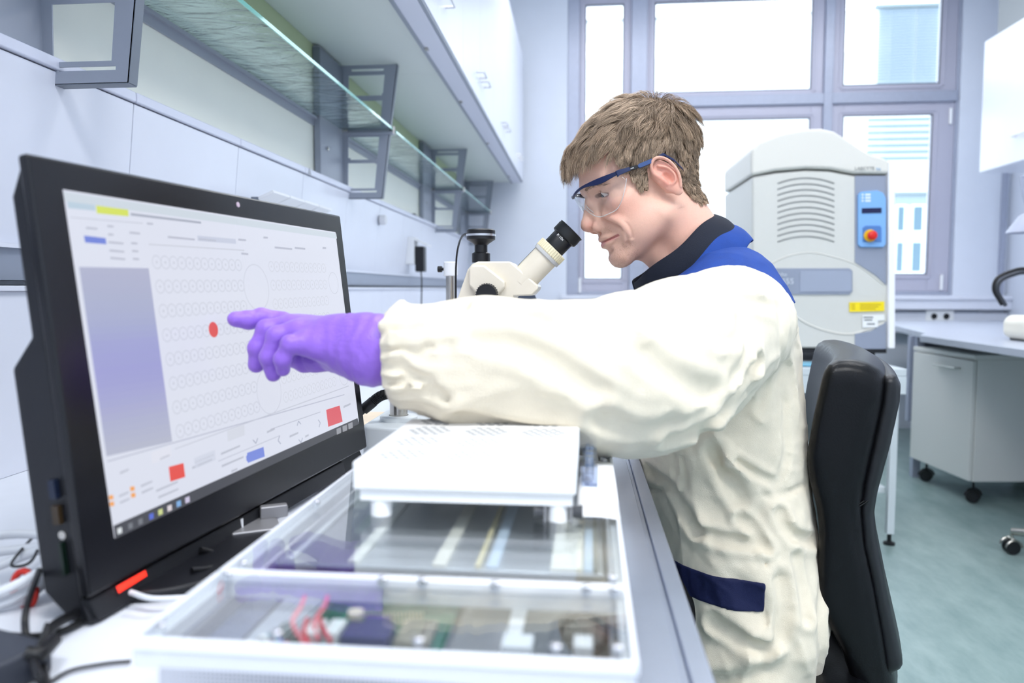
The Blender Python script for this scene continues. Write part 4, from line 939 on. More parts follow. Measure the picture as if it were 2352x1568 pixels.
def build_goggles(man):
    g = thing('safety_glasses', 'navy framed safety glasses with clear wraparound lens worn by the man', 'glasses')
    navy = mat('navy_plastic', (8, 28, 76), .30, coat=.3); navy2 = mat('slate_blue_plastic', (52, 78, 128), .4); blk = mat('black_plastic', (14, 15, 18), .35)
    lens = clear_glass('lens', (252, 253, 253), .99, .01, ior=1.28)
    # wraparound curve of the brow bar, in head coordinates (v runs across the face)
    def wrap(v, w):
        a = abs(v)/.072
        return (.1185-.0575*a**2.1-.004*a, v, w)
    # the lens: a curved sheet with two lobes
    n = 61; m = MB(); rows = 9; vs = []
    for i in range(n):
        v = -.0735+.147*i/(n-1); a = abs(v)
        top = .0300+.0075*math.sin(min(1, a/.042)*PI/2)-.003*(a/.07)**2
        if a < .012: bot = .012-.010*(a/.012)
        else: bot = .002-.021*math.sin(min(1, (a-.012)/.028)*PI/2)
        if a > .052: bot = -.019+.040*((a-.052)/.0215)**2
        for j in range(rows):
            t = j/(rows-1); w = top+(bot-top)*t; u = wrap(v, w)[0]-.006*t*t-.002*t
            vs.append(h2w((u, v, w)))
    m.add(vs, [(i*rows+j, (i+1)*rows+j, (i+1)*rows+j+1, i*rows+j+1) for i in range(n-1) for j in range(rows-1)])
    o = m.build('lens', lens, g, 80)
    so = o.modifiers.new('thick', 'SOLIDIFY'); so.thickness = .0018
    # rim bead at the lower edge of the lens
    edge = [vs[i*rows+rows-1] for i in range(n)]
    MB().tube(edge, .0007, 6).build('lens_rim', mat('clear_rim', (236, 236, 236), .15, alpha=.55), g, 80)
    # nose bridge piece
    for s in (1, -1):
        pts = curve([(.1040, .004*s, .0120), (.1050, .009*s, .0060), (.1010, .0140*s, -.0040), (.0960, .0165*s, -.0120)])
        MB().tube([h2w(p) for p in pts], .0014, 8).build('nose_pad', mat('clear_pad', (242, 236, 232), .2, alpha=.5), g, 80)
    # brow bar: flat band that deepens towards the hinge
    m = MB(); n = 49; P = []
    for i in range(n):
        v = -.0755+.151*i/(n-1); a = abs(v)/.0755
        h = .0020+.0034*math.exp(-((a-.74)/.17)**2)+.0012*a; c = .0300+.0085*math.sin(min(1, a/.55)*PI/2)-.0035*a*a-.35*(h-.002)
        u = wrap(v, 0)[0]+.0012; th = .0022
        P += [(u+th, v*1.012, c-h/1), (u+th, v*1.012, c+h*.55), (u-th*.6, v, c+h*.55), (u-th*.6, v, c-h)]
    P = [h2w(p) for p in P]
    m.add(P, [(i*4+j, i*4+(j+1) % 4, i*4+4+(j+1) % 4, i*4+4+j) for i in range(n-1) for j in range(4)]+[(0, 1, 2, 3), (n*4-4, n*4-3, n*4-2, n*4-1)])
    m.build('brow_bar', navy, g, 50, .0006, 2)
    for s in (1, -1):
        A = np.array([.056, .0770*s, .0330]); B = np.array([.038, .0785*s, .0325]); Cc = np.array([.028, .0792*s, .0315]); D = np.array([.0, .0800*s, .0325]); E = np.array([-.020, .0800*s, .036]); F = np.array([-.034, .0770*s, .022]); G = np.array([-.044, .073*s, .004])
        arm = thing('temple_arm', None, None); arm.parent = g
        def flat(pts, hh, ww, name, mt, par):
            m = MB(); Pn = []
            for k, p in enumerate(pts):
                h_ = hh[k] if isinstance(hh, list) else hh
                for dv, dw in ((-1, -1), (1, -1), (1, 1), (-1, 1)): Pn.append(h2w((p[0], p[1]+dv*ww*s, p[2]+dw*h_)))
            N = len(pts); m.add(Pn, [(i*4+j, i*4+(j+1) % 4, i*4+4+(j+1) % 4, i*4+4+j) for i in range(N-1) for j in range(4)]+[(0, 1, 2, 3), tuple(range(N*4-4, N*4))])
            return m.build(name, mt, par, 50, .0005, 2)
        COL.objects.unlink(arm); bpy.data.objects.remove(arm)
        a1 = flat([A+np.array([.004, -.0015*s, -.001]), A, (A+B)/2, B], [.0050, .0042, .0035, .0030], .0017, 'temple_arm', navy, g)
        a2 = flat([B, B*.6+Cc*.4, Cc, Cc-np.array([.004, 0, 0])], [.0028, .0032, .0028, .0016], .0015, 'adjuster', blk, a1)
        flat([Cc-np.array([.003, 0, 0]), Cc-np.array([.006, 0, 0]), D], [.0018, .0034, .0034], .0021, 'sleeve', navy2, a1)
        flat([D, E, F, G], [.0026, .0024, .0022, .0018], .0012, 'ear_hook', navy, a1)
    M = Matrix([[*(-HM[0]), 0], [*HM[2], 0], [*HM[1], 0], [0, 0, 0, 1]]).transposed(); M.translation = Vector(h2w((.0378, .0806, .0312)))
    text_mesh('uvex', .0030, 'lettering', mat('white_print', (245, 245, 245), .5), g, M, .0001)
    return g
# ------------------------------------------------------------------ jacket, shirt, glove, trousers
_N = np.random.default_rng(21).uniform(-1, 1, (32, 32, 32)).astype('f4')
def vnoise(P, f):
    q = P*np.float32(f); i = np.floor(q).astype('i4'); t = (q-i).astype('f4'); t = t*t*(3-2*t); i &= 31; j = (i+1) & 31
    x0, y0, z0 = i[..., 0], i[..., 1], i[..., 2]; x1, y1, z1 = j[..., 0], j[..., 1], j[..., 2]; a, b, c = t[..., 0], t[..., 1], t[..., 2]
    l = lambda u, v, k: u+(v-u)*k
    return l(l(l(_N[x0, y0, z0], _N[x1, y0, z0], a), l(_N[x0, y1, z0], _N[x1, y1, z0], a), b), l(l(_N[x0, y0, z1], _N[x1, y0, z1], a), l(_N[x0, y1, z1], _N[x1, y1, z1], a), b), c)
_B = [(1760, 1600), (1815, 1550), (1862, 1480), (1880, 1400), (1882, 1330), (1880, 1270), (1864, 1190), (1856, 1120), (1846, 1040), (1840, 960), (1838, 900), (1832, 800), (1806, 700), (1790, 655), (1768, 605), (1730, 565), (1700, 545)]
_bp = np.array([at(x, y, 1.20) for x, y in _B]); TZ = _bp[:, 2]; TB = _bp[:, 0]
_F = [(.40, .16), (.48, .130), (.60, .108), (.70, .104), (.74, .100), (.80, .078), (.87, .074), (.94, .076), (1.0, .082), (1.06, .098), (1.10, .120)]; TF = np.interp(TZ, [a[0] for a in _F], [a[1] for a in _F])
_W = [(.40, .18), (.44, .205), (.48, .217), (.52, .224), (.58, .212), (.65, .200), (.70, .190), (.80, .186), (.94, .190), (1.0, .186), (1.03, .160), (1.064, .105), (1.10, .050), (1.13, .03)]; TW = np.interp(TZ, [a[0] for a in _W], [a[1] for a in _W])
def torso(W):
    z = W[..., 2]; xb = np.interp(z, TZ, TB).astype('f4'); xf = np.interp(z, TZ, TF).astype('f4'); w = np.interp(z, TZ, TW).astype('f4')
    a = (xb-xf)/2; cx = (xb+xf)/2
    q = (np.abs((W[..., 0]-cx)/a)**2.5+np.abs((W[..., 1]-1.24)/w)**2.5)**.4
    d = (q-1)*np.minimum(a, w)*.9
    nk = (W[..., 0]-.098)*-.59+(z-1.000)*.81                # neckline falls to the front
    return smax(smax(d, np.maximum(z-1.090, .43-z), .04), nk.astype('f4'), .02)
SLEEVE = [(.222, 1.090, .975, .066), (.200, 1.045, .966, .080), (.150, .970, .950, .088), (.106, .905, .934, .091), (.052, .835, .924, .088), (-.016, .800, .930, .078), (-.084, .782, .941, .066), (-.152, .765, .948, .052), (-.180, .756, .951, .0425), (-.196, .750, .952, .0385)]
FSLEEVE = [(.235, 1.40, .985, .070), (.200, 1.46, .960, .078), (.120, 1.50, .92, .078), (.050, 1.50, .89, .072), (-.05, 1.43, .90, .06), (-.13, 1.36, .905, .045)]
def sl(W, S):
    p = curve([s[:3] for s in S], 3); r = [float(x) for x in np.interp(np.linspace(0, len(S)-1, len(p)), range(len(S)), [s[3] for s in S])]
    d = None
    for i in range(len(p)-1):
        e = cap(W, p[i], p[i+1], r[i], r[i+1]); d = e if d is None else smin(d, e, .01)
    return d
CUFF_DIR = np.array([-.98, -.12, .02], 'f4')
def jacket_base(W):
    t = torso(W); s = sl(W, SLEEVE)
    s = smax(s, (W-np.array(SLEEVE[-1][:3], 'f4')) @ CUFF_DIR, .004)
    f = smax(sl(W, FSLEEVE), (W-np.array(FSLEEVE[-1][:3], 'f4')) @ np.array([-.8, -.6, 0], 'f4'), .004)
    return smin(smin(t, s, .030), f, .03)
def whits(fn, pts, off=0.0, t0=.55):
    out = []
    for px, py in pts:
        r = ray(px, py); q = r/np.linalg.norm(r); t = t0
        for _ in range(80):
            e = float(fn(np.array([C_+q*t], 'f4'))[0])-off
            if abs(e) < 2e-4 or t > 2: break
            t += e*.8
        out.append(tuple(C_+q*t))
    return out
# creases seen on the cloth, traced over the surface (picture points -> points on the cloth), radius, depth softness, outward?
CREASES = [
 ([(884, 845), (930, 850), (975, 872), (1030, 915)], .005, .010), ([(884, 808), (925, 806), (960, 815), (985, 800)], .004, .009),
 ([(886, 872), (940, 880), (990, 905)], .004, .008), ([(890, 770), (940, 765), (1000, 745), (1060, 712)], .005, .012), ([(1010, 760), (1050, 735), (1075, 700)], .004, .010),
 ([(1100, 780), (1190, 800), (1290, 850), (1370, 900)], .006, .018), ([(1180, 725), (1260, 745), (1340, 760)], .004, .016),
 ([(1290, 705), (1350, 740), (1440, 750)], .005, .016), ([(1500, 690), (1580, 700), (1650, 730)], .006, .016), ([(1560, 660), (1640, 665), (1710, 690), (1770, 700)], .005, .014),
 ([(1440, 790), (1500, 830), (1560, 870), (1640, 900)], .006, .020), ([(1700, 740), (1720, 800), (1690, 870)], .005, .016),
 ([(1540, 1010), (1600, 985), (1650, 950), (1700, 900), (1735, 830)], .009, .016), ([(1610, 980), (1640, 1040), (1670, 1100), (1700, 1150)], .006, .018),
 ([(1490, 1080), (1530, 1110), (1570, 1170), (1600, 1220)], .005, .016), ([(1690, 1060), (1740, 1090), (1780, 1110)], .004, .010),
 ([(1700, 1190), (1730, 1215), (1760, 1260)], .005, .012), ([(1790, 1180), (1820, 1230), (1870, 1240)], .005, .014), ([(1600, 1215), (1660, 1240), (1740, 1250)], .005, .014),
 ([(1640, 1430), (1700, 1470), (1760, 1490)], .006, .018), ([(1790, 1330), (1800, 1400), (1790, 1470)], .005, .018), ([(1830, 1280), (1845, 1350), (1850, 1420)], .004, .014),
 ([(1060, 950), (1180, 985), (1320, 1010)], .006, .018), ([(1120, 690), (1170, 720), (1230, 735)], .004, .014), ([(1380, 960), (1450, 985), (1540, 975)], .006, .018),
 ([(1640, 960), (1690, 930), (1735, 870)], .005, .012)]
SEAMS = [[(1797, 705), (1801, 800), (1804, 900), (1806, 980), (1808, 1050), (1785, 1125)], [(1745, 1140), (1790, 1138), (1853, 1112)], [(1757, 1410), (1758, 1480), (1750, 1540)], [(1757, 1290), (1757, 1345)],
         [(1567, 1050), (1573, 1110), (1558, 1142), (1548, 1125), (1548, 1050)], [(1548, 1124), (1490, 1120), (1478, 1080)]]
def setup_creases():
    global CR, SE
    CR = [(densify(whits(jacket_base, p, 0), 2), r, k) for p, r, k in CREASES]
    SE = [densify(whits(jacket_base, p, .0006), 3) for p in SEAMS]
def jacket_sdf(W):
    sh = W.shape[:-1]; W = W.reshape(-1, 3); d = jacket_base(W).astype('f4')
    m = np.abs(d) < .03
    if m.any():
        P = W[m]; e = d[m]
        # soft buckling of heavy cotton
        n1 = vnoise(P+np.array([.3, .7, .1], 'f4'), 11); slv = np.clip((1.04-P[:, 1])/.07, 0, 1)*np.clip((P[:, 2]-.80)/.03, 0, 1)
        Pf = P+.018*n1[:, None]
        fA = 1-np.abs(vnoise(np.stack([Pf[:, 0]*.45+Pf[:, 2]*.25, Pf[:, 1], Pf[:, 2]-.25*Pf[:, 0]], 1), 26)); fB = 1-np.abs(vnoise(np.stack([Pf[:, 0]+.35*Pf[:, 2], Pf[:, 1], Pf[:, 2]*.32-.1*Pf[:, 0]], 1)+.37, 24))
        n2 = slv*fA+(1-slv)*fB
        gA = 1-np.abs(vnoise(np.stack([Pf[:, 0]*.7, Pf[:, 1], Pf[:, 2]+.5*Pf[:, 0]], 1)+.61, 46)); n3 = gA
        sk = np.clip((.70-P[:, 2])/.15, 0, 1)*(P[:, 2] > .4)
        e = e-.0042*n1-(.0036+.0012*slv)*(n2**3-.35)-.0014*(n3**3-.35)-.0028*sk*np.sin(P[:, 0]*55+P[:, 1]*40+6*n1)
        # gathers running out of the elastic cuff
        c = np.array(SLEEVE[-1][:3], 'f4'); q = P-c; s_ = -(q@CUFF_DIR); near = (s_ > -.01) & (s_ < .13) & (P[:, 1] < .95)
        th = np.arctan2(q[:, 2], q[:, 1]); amp = .0048*np.exp(-np.clip(s_, 0, 1)/.035)*np.clip((s_-.002)/.012, .15, 1)
        rr = np.where(near, amp*(np.sin(th*17+2*n1)+.5*np.sin(th*29+1)), 0)
        e = e-rr.astype('f4')-np.where(near, .0030*np.sin(np.clip(s_/.022, 0, 1)*PI), 0).astype('f4')
        for pts, r, k in CR:
            A = np.array(pts); lo = A.min(0)-.04; hi = A.max(0)+.04
            b = ((P > lo) & (P < hi)).all(1)
            if b.any():
                dd = chain(P[b], pts, 0.0); dep = r*1.15; wd = k*.55
                e[b] += dep*np.exp(-(dd/wd)**2)-dep*.45*np.exp(-((dd-wd*1.9)/(wd*.8))**2)
        for pts in SE:
            A = np.array(pts); lo = A.min(0)-.01; hi = A.max(0)+.01; b = ((P > lo) & (P < hi)).all(1)
            if b.any(): e[b] += (.0065 if pts is SE[0] else .0045)*np.exp(-(chain(P[b], pts, 0.0)/(.0065 if pts is SE[0] else .0040))**2)
        d[m] = e
    return d.reshape(sh)
def build_clothes(man):
    setup_creases()
    cream = mat('cream_cotton', (235, 225, 203), .85, noise=.05, nscale=60, bump=.35, bscale=900, sheen=.2)
    blue = mat('royal_blue_cotton', (18, 64, 146), .8, noise=.12, nscale=60, bump=.4, bscale=900)
    navy = mat('navy_ribbon', (8, 20, 66), .75, bump=.3, bscale=900); shirt = mat('dark_navy_shirt', (10, 20, 38), .8, bump=.4, bscale=1200, noise=.1)
    jk = sdf_obj('jacket', jacket_sdf, (-.225, .690, .42), (.41, 1.60, 1.125), .0042, cream, man)
    tors = lambda W: torso(W)-.0062*vnoise(W+np.array([.3, .7, .1], 'f4'), 11)-.004*(1-np.abs(vnoise(W*np.array([1, 1, 1.5], 'f4'), 19)))**2
    yoke = lambda W: smax(tors(W)-.0040, .998-.02*(W[..., 0]-.25)-W[..., 2], .003)
    sdf_obj('shoulder_yoke', yoke, (.05, 1.02, .985), (.38, 1.47, 1.13), .0036, blue, jk)
    def stripe(W):
        zc = .602-.02*(W[..., 0]-.19)
        return smax(jacket_sdf(W)-.0016, np.maximum(np.abs(W[..., 2]-zc)-.021, np.maximum(W[..., 0]-.252, W[..., 1]-1.22)), .001)
    sdf_obj('waist_stripe', stripe, (.09, 1.0, .55), (.26, 1.24, .68), .0028, navy, jk)
    # collars: bands on a tilted ring around the neck
    ctr = np.array([.149, 1.243, 1.081]); e1 = np.array([.76, 0, .65]); e1 /= np.linalg.norm(e1); e3 = np.array([-e1[2], 0, e1[0]]); ey = np.array([0, 1., 0])
    def band(name, mt, par, r0, r1, h0, h1, gap, flare=0, wob=.002, N=72, th=.0022, rows=7):
        m = MB(); vs = []
        for i in range(N+1):
            t = gap+(2*PI-2*gap)*i/N+PI                         # opening at the front (towards -e1)
            for j in range(rows):
                s = j/(rows-1); r = r0+(r1-r0)*s; roll = math.sin(s*PI)*.004
                k = 1+.04*math.sin(3*t+1)
                p = ctr+e1*math.cos(t)*(.082+r+roll)+ey*math.sin(t)*(.066+r*1.1+roll)*k+e3*(h0+(h1-h0)*s+flare*math.cos(t)*s+wob*math.sin(5*t+4*s))
                vs.append(p)
        m.add(vs, [(i*rows+j, (i+1)*rows+j, (i+1)*rows+j+1, i*rows+j+1) for i in range(N) for j in range(rows-1)])
        o = m.build(name, mt, par, 80); so = o.modifiers.new('thick', 'SOLIDIFY'); so.thickness = th; so.offset = 1
        su = o.modifiers.new('sub', 'SUBSURF'); su.levels = 1; su.render_levels = 1
        return o
    band('shirt_collar', shirt, man, .000, .012, .004, -.040, .10)
    band('jacket_collar', blue, jk, .008, .020, -.022, -.066, .30, flare=-.002, wob=.003)
    # trousers and shoes, mostly hidden by the bench
    blk = mat('black_trousers', (16, 17, 20), .85, bump=.3, bscale=700)
    def tr(W):
        d = cap(W, (.25, 1.18, .56), (.25, 1.30, .56), .095)
        for s, yy in ((0, 1.12), (1, 1.36)):
            l = chain(W, [(.24, yy+.02*(1-2*s), .555), (-.12, yy, .560), (-.17, yy, .52)], [.080, .066, .060])
            l = smin(l, chain(W, [(-.16, yy, .53), (-.10, yy, .12)], [.062, .052]), .04)
            d = smin(d, l, .04)
        return smax(d, .085-W[..., 2], .004)
    sdf_obj('trousers', tr, (-.27, .98, .06), (.42, 1.5, .69), .009, blk, man)
    for yy in (1.12, 1.36):
        f = lambda W: smax(smin(ell(W, (-.155, yy, .045), (.155, .050, .045)), cap(W, (-.10, yy, .07), (-.10, yy, .11), .048), .03), .003-W[..., 2], .004)
        sdf_obj('shoe', f, (-.33, yy-.07, 0), (.01, yy+.07, .15), .006, mat('black_leather_shoe', (20, 20, 22), .4), man)
# hand in a nitrile glove
def build_glove(man):
    m = mat('violet_nitrile', (146, 104, 212), .42, bump=.25, bscale=260, spec=.5, sheen=.1)
    A = lambda px, py, Y: tuple(at(px, py, Y))
    WR = A(905, 800, .752); 
    palm = [A(880, 800, .752), A(820, 795, .755), A(760, 775, .760), A(700, 752, .763)]
    def f(W):
        d = cap(W, A(930, 803, .748), A(855, 800, .752), .0285, .0300)
        # palm: a slab that tilts away from the camera, built of rays to the four knuckles
        kn = [A(655, 745, .800), A(668, 752, .778), A(685, 765, .758), A(704, 790, .742)]
        wr = [A(850, 775, .775), A(850, 790, .762), A(850, 805, .750), A(850, 822, .742)]
        p = None
        for a, b in zip(wr, kn):
            e = cap(W, a, b, .0190, .0125); p = e if p is None else smin(p, e, .012)
        d = smin(d, p, .022)
        d = smin(d, cap(W, A(865, 795, .755), A(780, 770, .765), .027, .019), .02)
        d = smin(d, cap(W, A(850, 825, .752), A(775, 822, .768), .020, .0145), .02)          # ball of the thumb
        F = [
         ([(648, 738, .805), (600, 730, .795), (572, 735, .786), (540, 733, .777)], [.0108, .0098, .0092, .0080]),    # index, stretched
         ([(662, 748, .784), (612, 757, .775), (592, 800, .770), (588, 838, .772)], [.0112, .0100, .0092, .0082]),    # middle
         ([(680, 760, .762), (636, 772, .752), (618, 820, .750), (628, 858, .754)], [.0112, .0100, .0092, .0080]),    # ring
         ([(703, 785, .744), (665, 790, .734), (648, 825, .734), (650, 848, .740)], [.0100, .0086, .0080, .0072]),    # little
        ]
        for pts, r in F:
            P_ = [A(*q) for q in pts]; c = None
            for i in range(3):
                e = cap(W, P_[i], P_[i+1], r[i], r[i+1]); c = e if c is None else smin(c, e, .0025)
            for k in (1, 2):
                c = smin(c, ell(W, P_[k], (r[k]*1.10,)*3), .003)
            d = smin(d, c, .0045)
        T = [A(775, 820, .775), A(725, 828, .788), A(698, 832, .792), A(672, 826, .795)]
        c = None
        for i, (r0, r1) in enumerate(((.0150, .0125), (.0120, .0108), (.0108, .0082))):
            e = cap(W, T[i], T[i+1], r0, r1); c = e if c is None else smin(c, e, .003)
        d = smin(d, c, .007)
        n = vnoise(W, 60); n2 = 1-np.abs(vnoise(W*np.array([1, .6, 1], 'f4'), 110))
        wr_ = np.clip((W[..., 0]+.30)/.07, 0, 1)
        return d-.0005*n-.0004*n2**3-.0004*wr_*np.sin(W[..., 0]*420+3*n)
    sdf_obj('glove', f, (-.385, .69, .885), (-.155, .84, 1.015), .0015, m, man)
    # the right hand, resting by the microscope behind the outstretched arm
    o_ = np.array([-.125, 1.362, .903]); dr = np.array([-.80, -.58, -.12]); dr /= np.linalg.norm(dr); lt = np.cross(dr, [0, 0, 1.]); lt /= np.linalg.norm(lt); up = np.cross(lt, dr)
    q = lambda a, b_, c: tuple(o_+dr*a+lt*b_+up*c)
    def g(W):
        d = cap(W, q(-.05, 0, 0), q(.03, 0, 0), .027, .026)
        for k, b_ in enumerate((-.027, -.009, .009, .027)): d = smin(d, cap(W, q(.02, b_*.5, 0), q(.085, b_, .002), .017, .012), .010)
        for b_, L, r in ((-.029, .062, .0085), (-.010, .076, .0095), (.010, .080, .0095), (.029, .072, .0092)):
            c = chain(W, [q(.088, b_, .002), q(.088+L*.5, b_, -.006), q(.088+L*.78, b_, -.026), q(.088+L*.88, b_, -.044)], [r*1.12, r, r*.95, r*.8]); d = smin(d, c, .004)
        t = chain(W, [q(.030, .022, -.008), q(.060, .044, -.020), q(.088, .052, -.034), q(.106, .046, -.046)], [.015, .012, .0105, .0085])
        return smin(d, t, .008)-.0005*vnoise(W, 60)
    a = np.array([q(-.06, 0, 0), q(.19, 0, 0)]); sdf_obj('glove', g, tuple(a.min(0)-.07), tuple(a.max(0)+.07), .0022, m, man)
# ================================================================== microscope on a column stand
mic = thing('microscope', 'beige stereo microscope with a black eyepiece in front of the man', 'microscope')
beige = mat('beige_enamel', (233, 224, 206), .32, coat=.2, noise=.02, nscale=40); ivory = mat('ivory_plastic', (238, 228, 196), .4); rubber = mat('eyecup_rubber', (20, 22, 26), .45)
YM = 1.13
def M_(px, py, y=YM): return Vector(at(px, py, y))
def pprism(mb, px, y0, y1):
    a = [M_(x, y, y0) for x, y in px]; n = len(a); b_ = [Vector((v.x, y1, v.z)) for v in a]
    return mb.add([(v.x, v.y, v.z) for v in a]+[(v.x, v.y, v.z) for v in b_], [tuple(range(n)), tuple(range(n, 2*n))[::-1]]+[(i, n+i, n+(i+1) % n, (i+1) % n) for i in range(n)])
m = MB(); pprism(m, [(1040, 715), (1074, 618), (1084, 606), (1098, 600), (1172, 600), (1236, 655), (1236, 664), (1222, 679), (1180, 680), (1170, 715)], YM, YM+.085); m.build('head', beige, mic, bevel=.006, seg=3)
m = MB(); pprism(m, [(1076, 655), (1076, 616), (1084, 608), (1112, 608), (1160, 646), (1160, 660), (1142, 679), (1098, 679)], YM-.010, YM+.002); m.build('side_cover', beige, mic, bevel=.005, seg=3)
kc = M_(1119, 676, YM-.012); m = MB(); m.lathe([(0, -.004), (.0150, -.004), (.0158, -.002), (.0158, .008), (.0150, .012), (0, .012)], kc, (0, -1, 0), 40)
for k in range(28):
    t = 2*PI*k/28; m.box((kc.x+.0160*math.cos(t), kc.y-.003, kc.z+.0160*math.sin(t)), (.0014, .009, .0014), (0, -t, 0))
m.build('zoom_knob', black_pl, mic)
# ocular tube
p0, p1 = M_(1208, 636, 1.150), M_(1313, 528, 1.150); ax = (p1-p0).normalized(); Lt = (p1-p0).length
def seg_(prof, name, mt, n=48): return MB().lathe(prof, p0, tuple(ax), n).build(name, mt, mic, 35)
seg_([(.0205, -.012), (.0205, .0), (.0205, Lt*.46), (.0190, Lt*.47)], 'ocular_tube', beige)
seg_([(.0225, Lt*.43), (.0232, Lt*.44), (.0232, Lt*.485), (.0225, Lt*.49)], 'grey_ring', mat('ring_grey', (196, 196, 196), .4))
d_ = MB().lathe([(.0215, Lt*.485), (.0228, Lt*.50), (.0228, Lt*.60), (.0205, Lt*.615), (.016, Lt*.615)], p0, tuple(ax), 48)
a_ = ax.orthogonal().normalized(); b__ = ax.cross(a_)
for k in range(36):
    t = 2*PI*k/36; c = p0+ax*(Lt*.55)+(a_*math.cos(t)+b__*math.sin(t))*.0229; d_.tube([c-ax*.006, c+ax*.006], .0007, 4)
d_.build('diopter_ring', ivory, mic, 35)
seg_([(.0168, Lt*.60), (.0170, Lt*.84), (.0165, Lt*.85)], 'eyepiece', black_pl)
seg_([(.0172, Lt*.82), (.0205, Lt*.84), (.0212, Lt*.90), (.0205, Lt*.965), (.0216, Lt*1.0), (.0200, Lt*1.005), (.0160, Lt*.95), (.0130, Lt*.93), (0, Lt*.93)], 'eyecup', rubber)
q0 = p0+Vector((-.004, .062, .004)); MB().lathe([(.0205, -.012), (.0205, Lt*.46), (.023, Lt*.47), (.023, Lt*.60), (.017, Lt*.61), (.017, Lt*.83), (.021, Lt*.85), (.0212, Lt*1.0), (.014, Lt*.95), (0, Lt*.94)], q0, tuple(ax), 40).build('far_ocular', black_pl, mic, 35)
Mt = Matrix((( -b__.x, ax.x, a_.x, 0), (0, 0, 0, 0), (0, 0, 0, 0), (0, 0, 0, 1)))
tt = p0+ax*(Lt*.78)
dirx = Vector((0, -1, 0)).cross(ax).normalized(); nrm = Vector((0, -1, 0)); nrm = (nrm-ax*nrm.dot(ax)).normalized(); dx_ = ax.cross(nrm).normalized()
if dx_.z > 0: dx_ = -dx_
R4 = Matrix.Identity(4); R4.col[0] = Vector((*(-dx_ if False else dx_), 0)); R4.col[1] = Vector((*ax, 0)); R4.col[2] = Vector((*dx_.cross(ax), 0)); R4.translation = tt+nrm*.0172-dx_*.010
text_mesh('R 10x', .0055, 'lettering', mat('white_print', (245, 245, 245), .5), mic, R4, .0001)
m = MB(); m.box(p0+ax*.016+nrm*.0207+dx_*.002, (.0004, .0004, .0006)); 
# objective housing, post mount, focusing block and column
m = MB(); m.cyl((M_(1120, 700, 1.17)), M_(1120, 700, 1.17)-Vector((0, 0, .07)), .034, .030, 36); m.build('objective', beige, mic, bevel=.002)
xc, yc = -.291, 1.18
m = MB(); m.bb(xc-.024, M_(1080, 700, 1.17).x, yc-.022, yc+.022, CAMZ-.105, CAMZ-.048); m.build('focus_block', beige, mic, bevel=.005)
MB().cyl((xc, yc, DZ+.066), (xc, yc, CAMZ-.034), .0142, None, 36).build('column', chrome, mic, bevel=.0008)
lg = mat('light_grey_enamel', (214, 220, 222), .38); m = MB(); base = [(-.338, 1.135), (-.325, 1.120), (-.16, 1.07), (-.145, 1.08), (-.145, 1.27), (-.16, 1.29), (-.325, 1.29), (-.338, 1.275)]
m.prism(base, (0, 0, DZ+.001), (1, 0, 0), (0, 1, 0), (0, 0, 1), .058); m.build('base', lg, mic, bevel=.006, seg=3)
MB().lathe([(.030, 0), (.030, .006), (.0275, .008), (.0155, .008), (.0155, .004)], (xc, yc, DZ+.059), (0, 0, 1), 40).build('column_socket', lg, mic)
# camera on the photo tube
cc = M_(1105, 600, 1.235); k_ = 1.235/1732
def zz(py): return (600-py)*k_
MB().lathe([(21*k_, zz(603)), (21*k_, zz(582)), (15*k_, zz(579)), (15*k_, zz(563)), (18*k_, zz(560)), (33*k_, zz(550)), (33*k_, zz(543))], cc, (0, 0, 1), 40).build('camera_adapter', black_pl, mic, 30)
MB().lathe([(34*k_, zz(543)), (34*k_, zz(538))], cc, (0, 0, 1), 40).build('camera_band', mat('silver_band', (200, 204, 210), .25, metal=.7), mic, 30)
MB().lathe([(33*k_, zz(538)), (33*k_, zz(530)), (29*k_, zz(527)), (0, zz(527))], cc, (0, 0, 1), 40).build('camera_cap', black_pl, mic, 30)
cable('cable', 'thin black cable arching from the microscope camera down behind the stand', [M_(1078, 537, 1.235), M_(1064, 540, 1.28), M_(1054, 560, 1.34), M_(1048, 600, 1.38), M_(1047, 680, 1.39), (M_(1047, 680, 1.39).x, 1.39, DZ+.004)], .0018, blk_c)
sd_ = thing('support_stand', 'thin steel rod stand with a white clamp behind the microscope', 'stand')
x_ = float(at(1035, 640, 1.5)[0]); MB().cyl((x_, 1.5, DZ+.012), (x_, 1.5, float(at(1035, 606, 1.5)[2])), .0095, None, 24).build('rod', chrome, sd_)
m = MB(); m.cyl((x_, 1.5, float(at(1035, 634, 1.5)[2])), (x_, 1.5, float(at(1035, 601, 1.5)[2])), .0140, None, 24); m.build('clamp', white_pl, sd_, bevel=.002)
zk = float(at(1010, 618, 1.5)[2]); MB().cyl((x_-.012, 1.5, zk), (x_-.017, 1.5, zk), .003, None, 12).cyl((x_-.017, 1.5, zk), (x_-.026, 1.5, zk), .0062, None, 16).build('clamp_screw', black_pl, sd_, bevel=.0008)
MB().bb(x_-.06, x_+.06, 1.44, 1.60, DZ+.001, DZ+.012).build('foot', lg, sd_, bevel=.003)
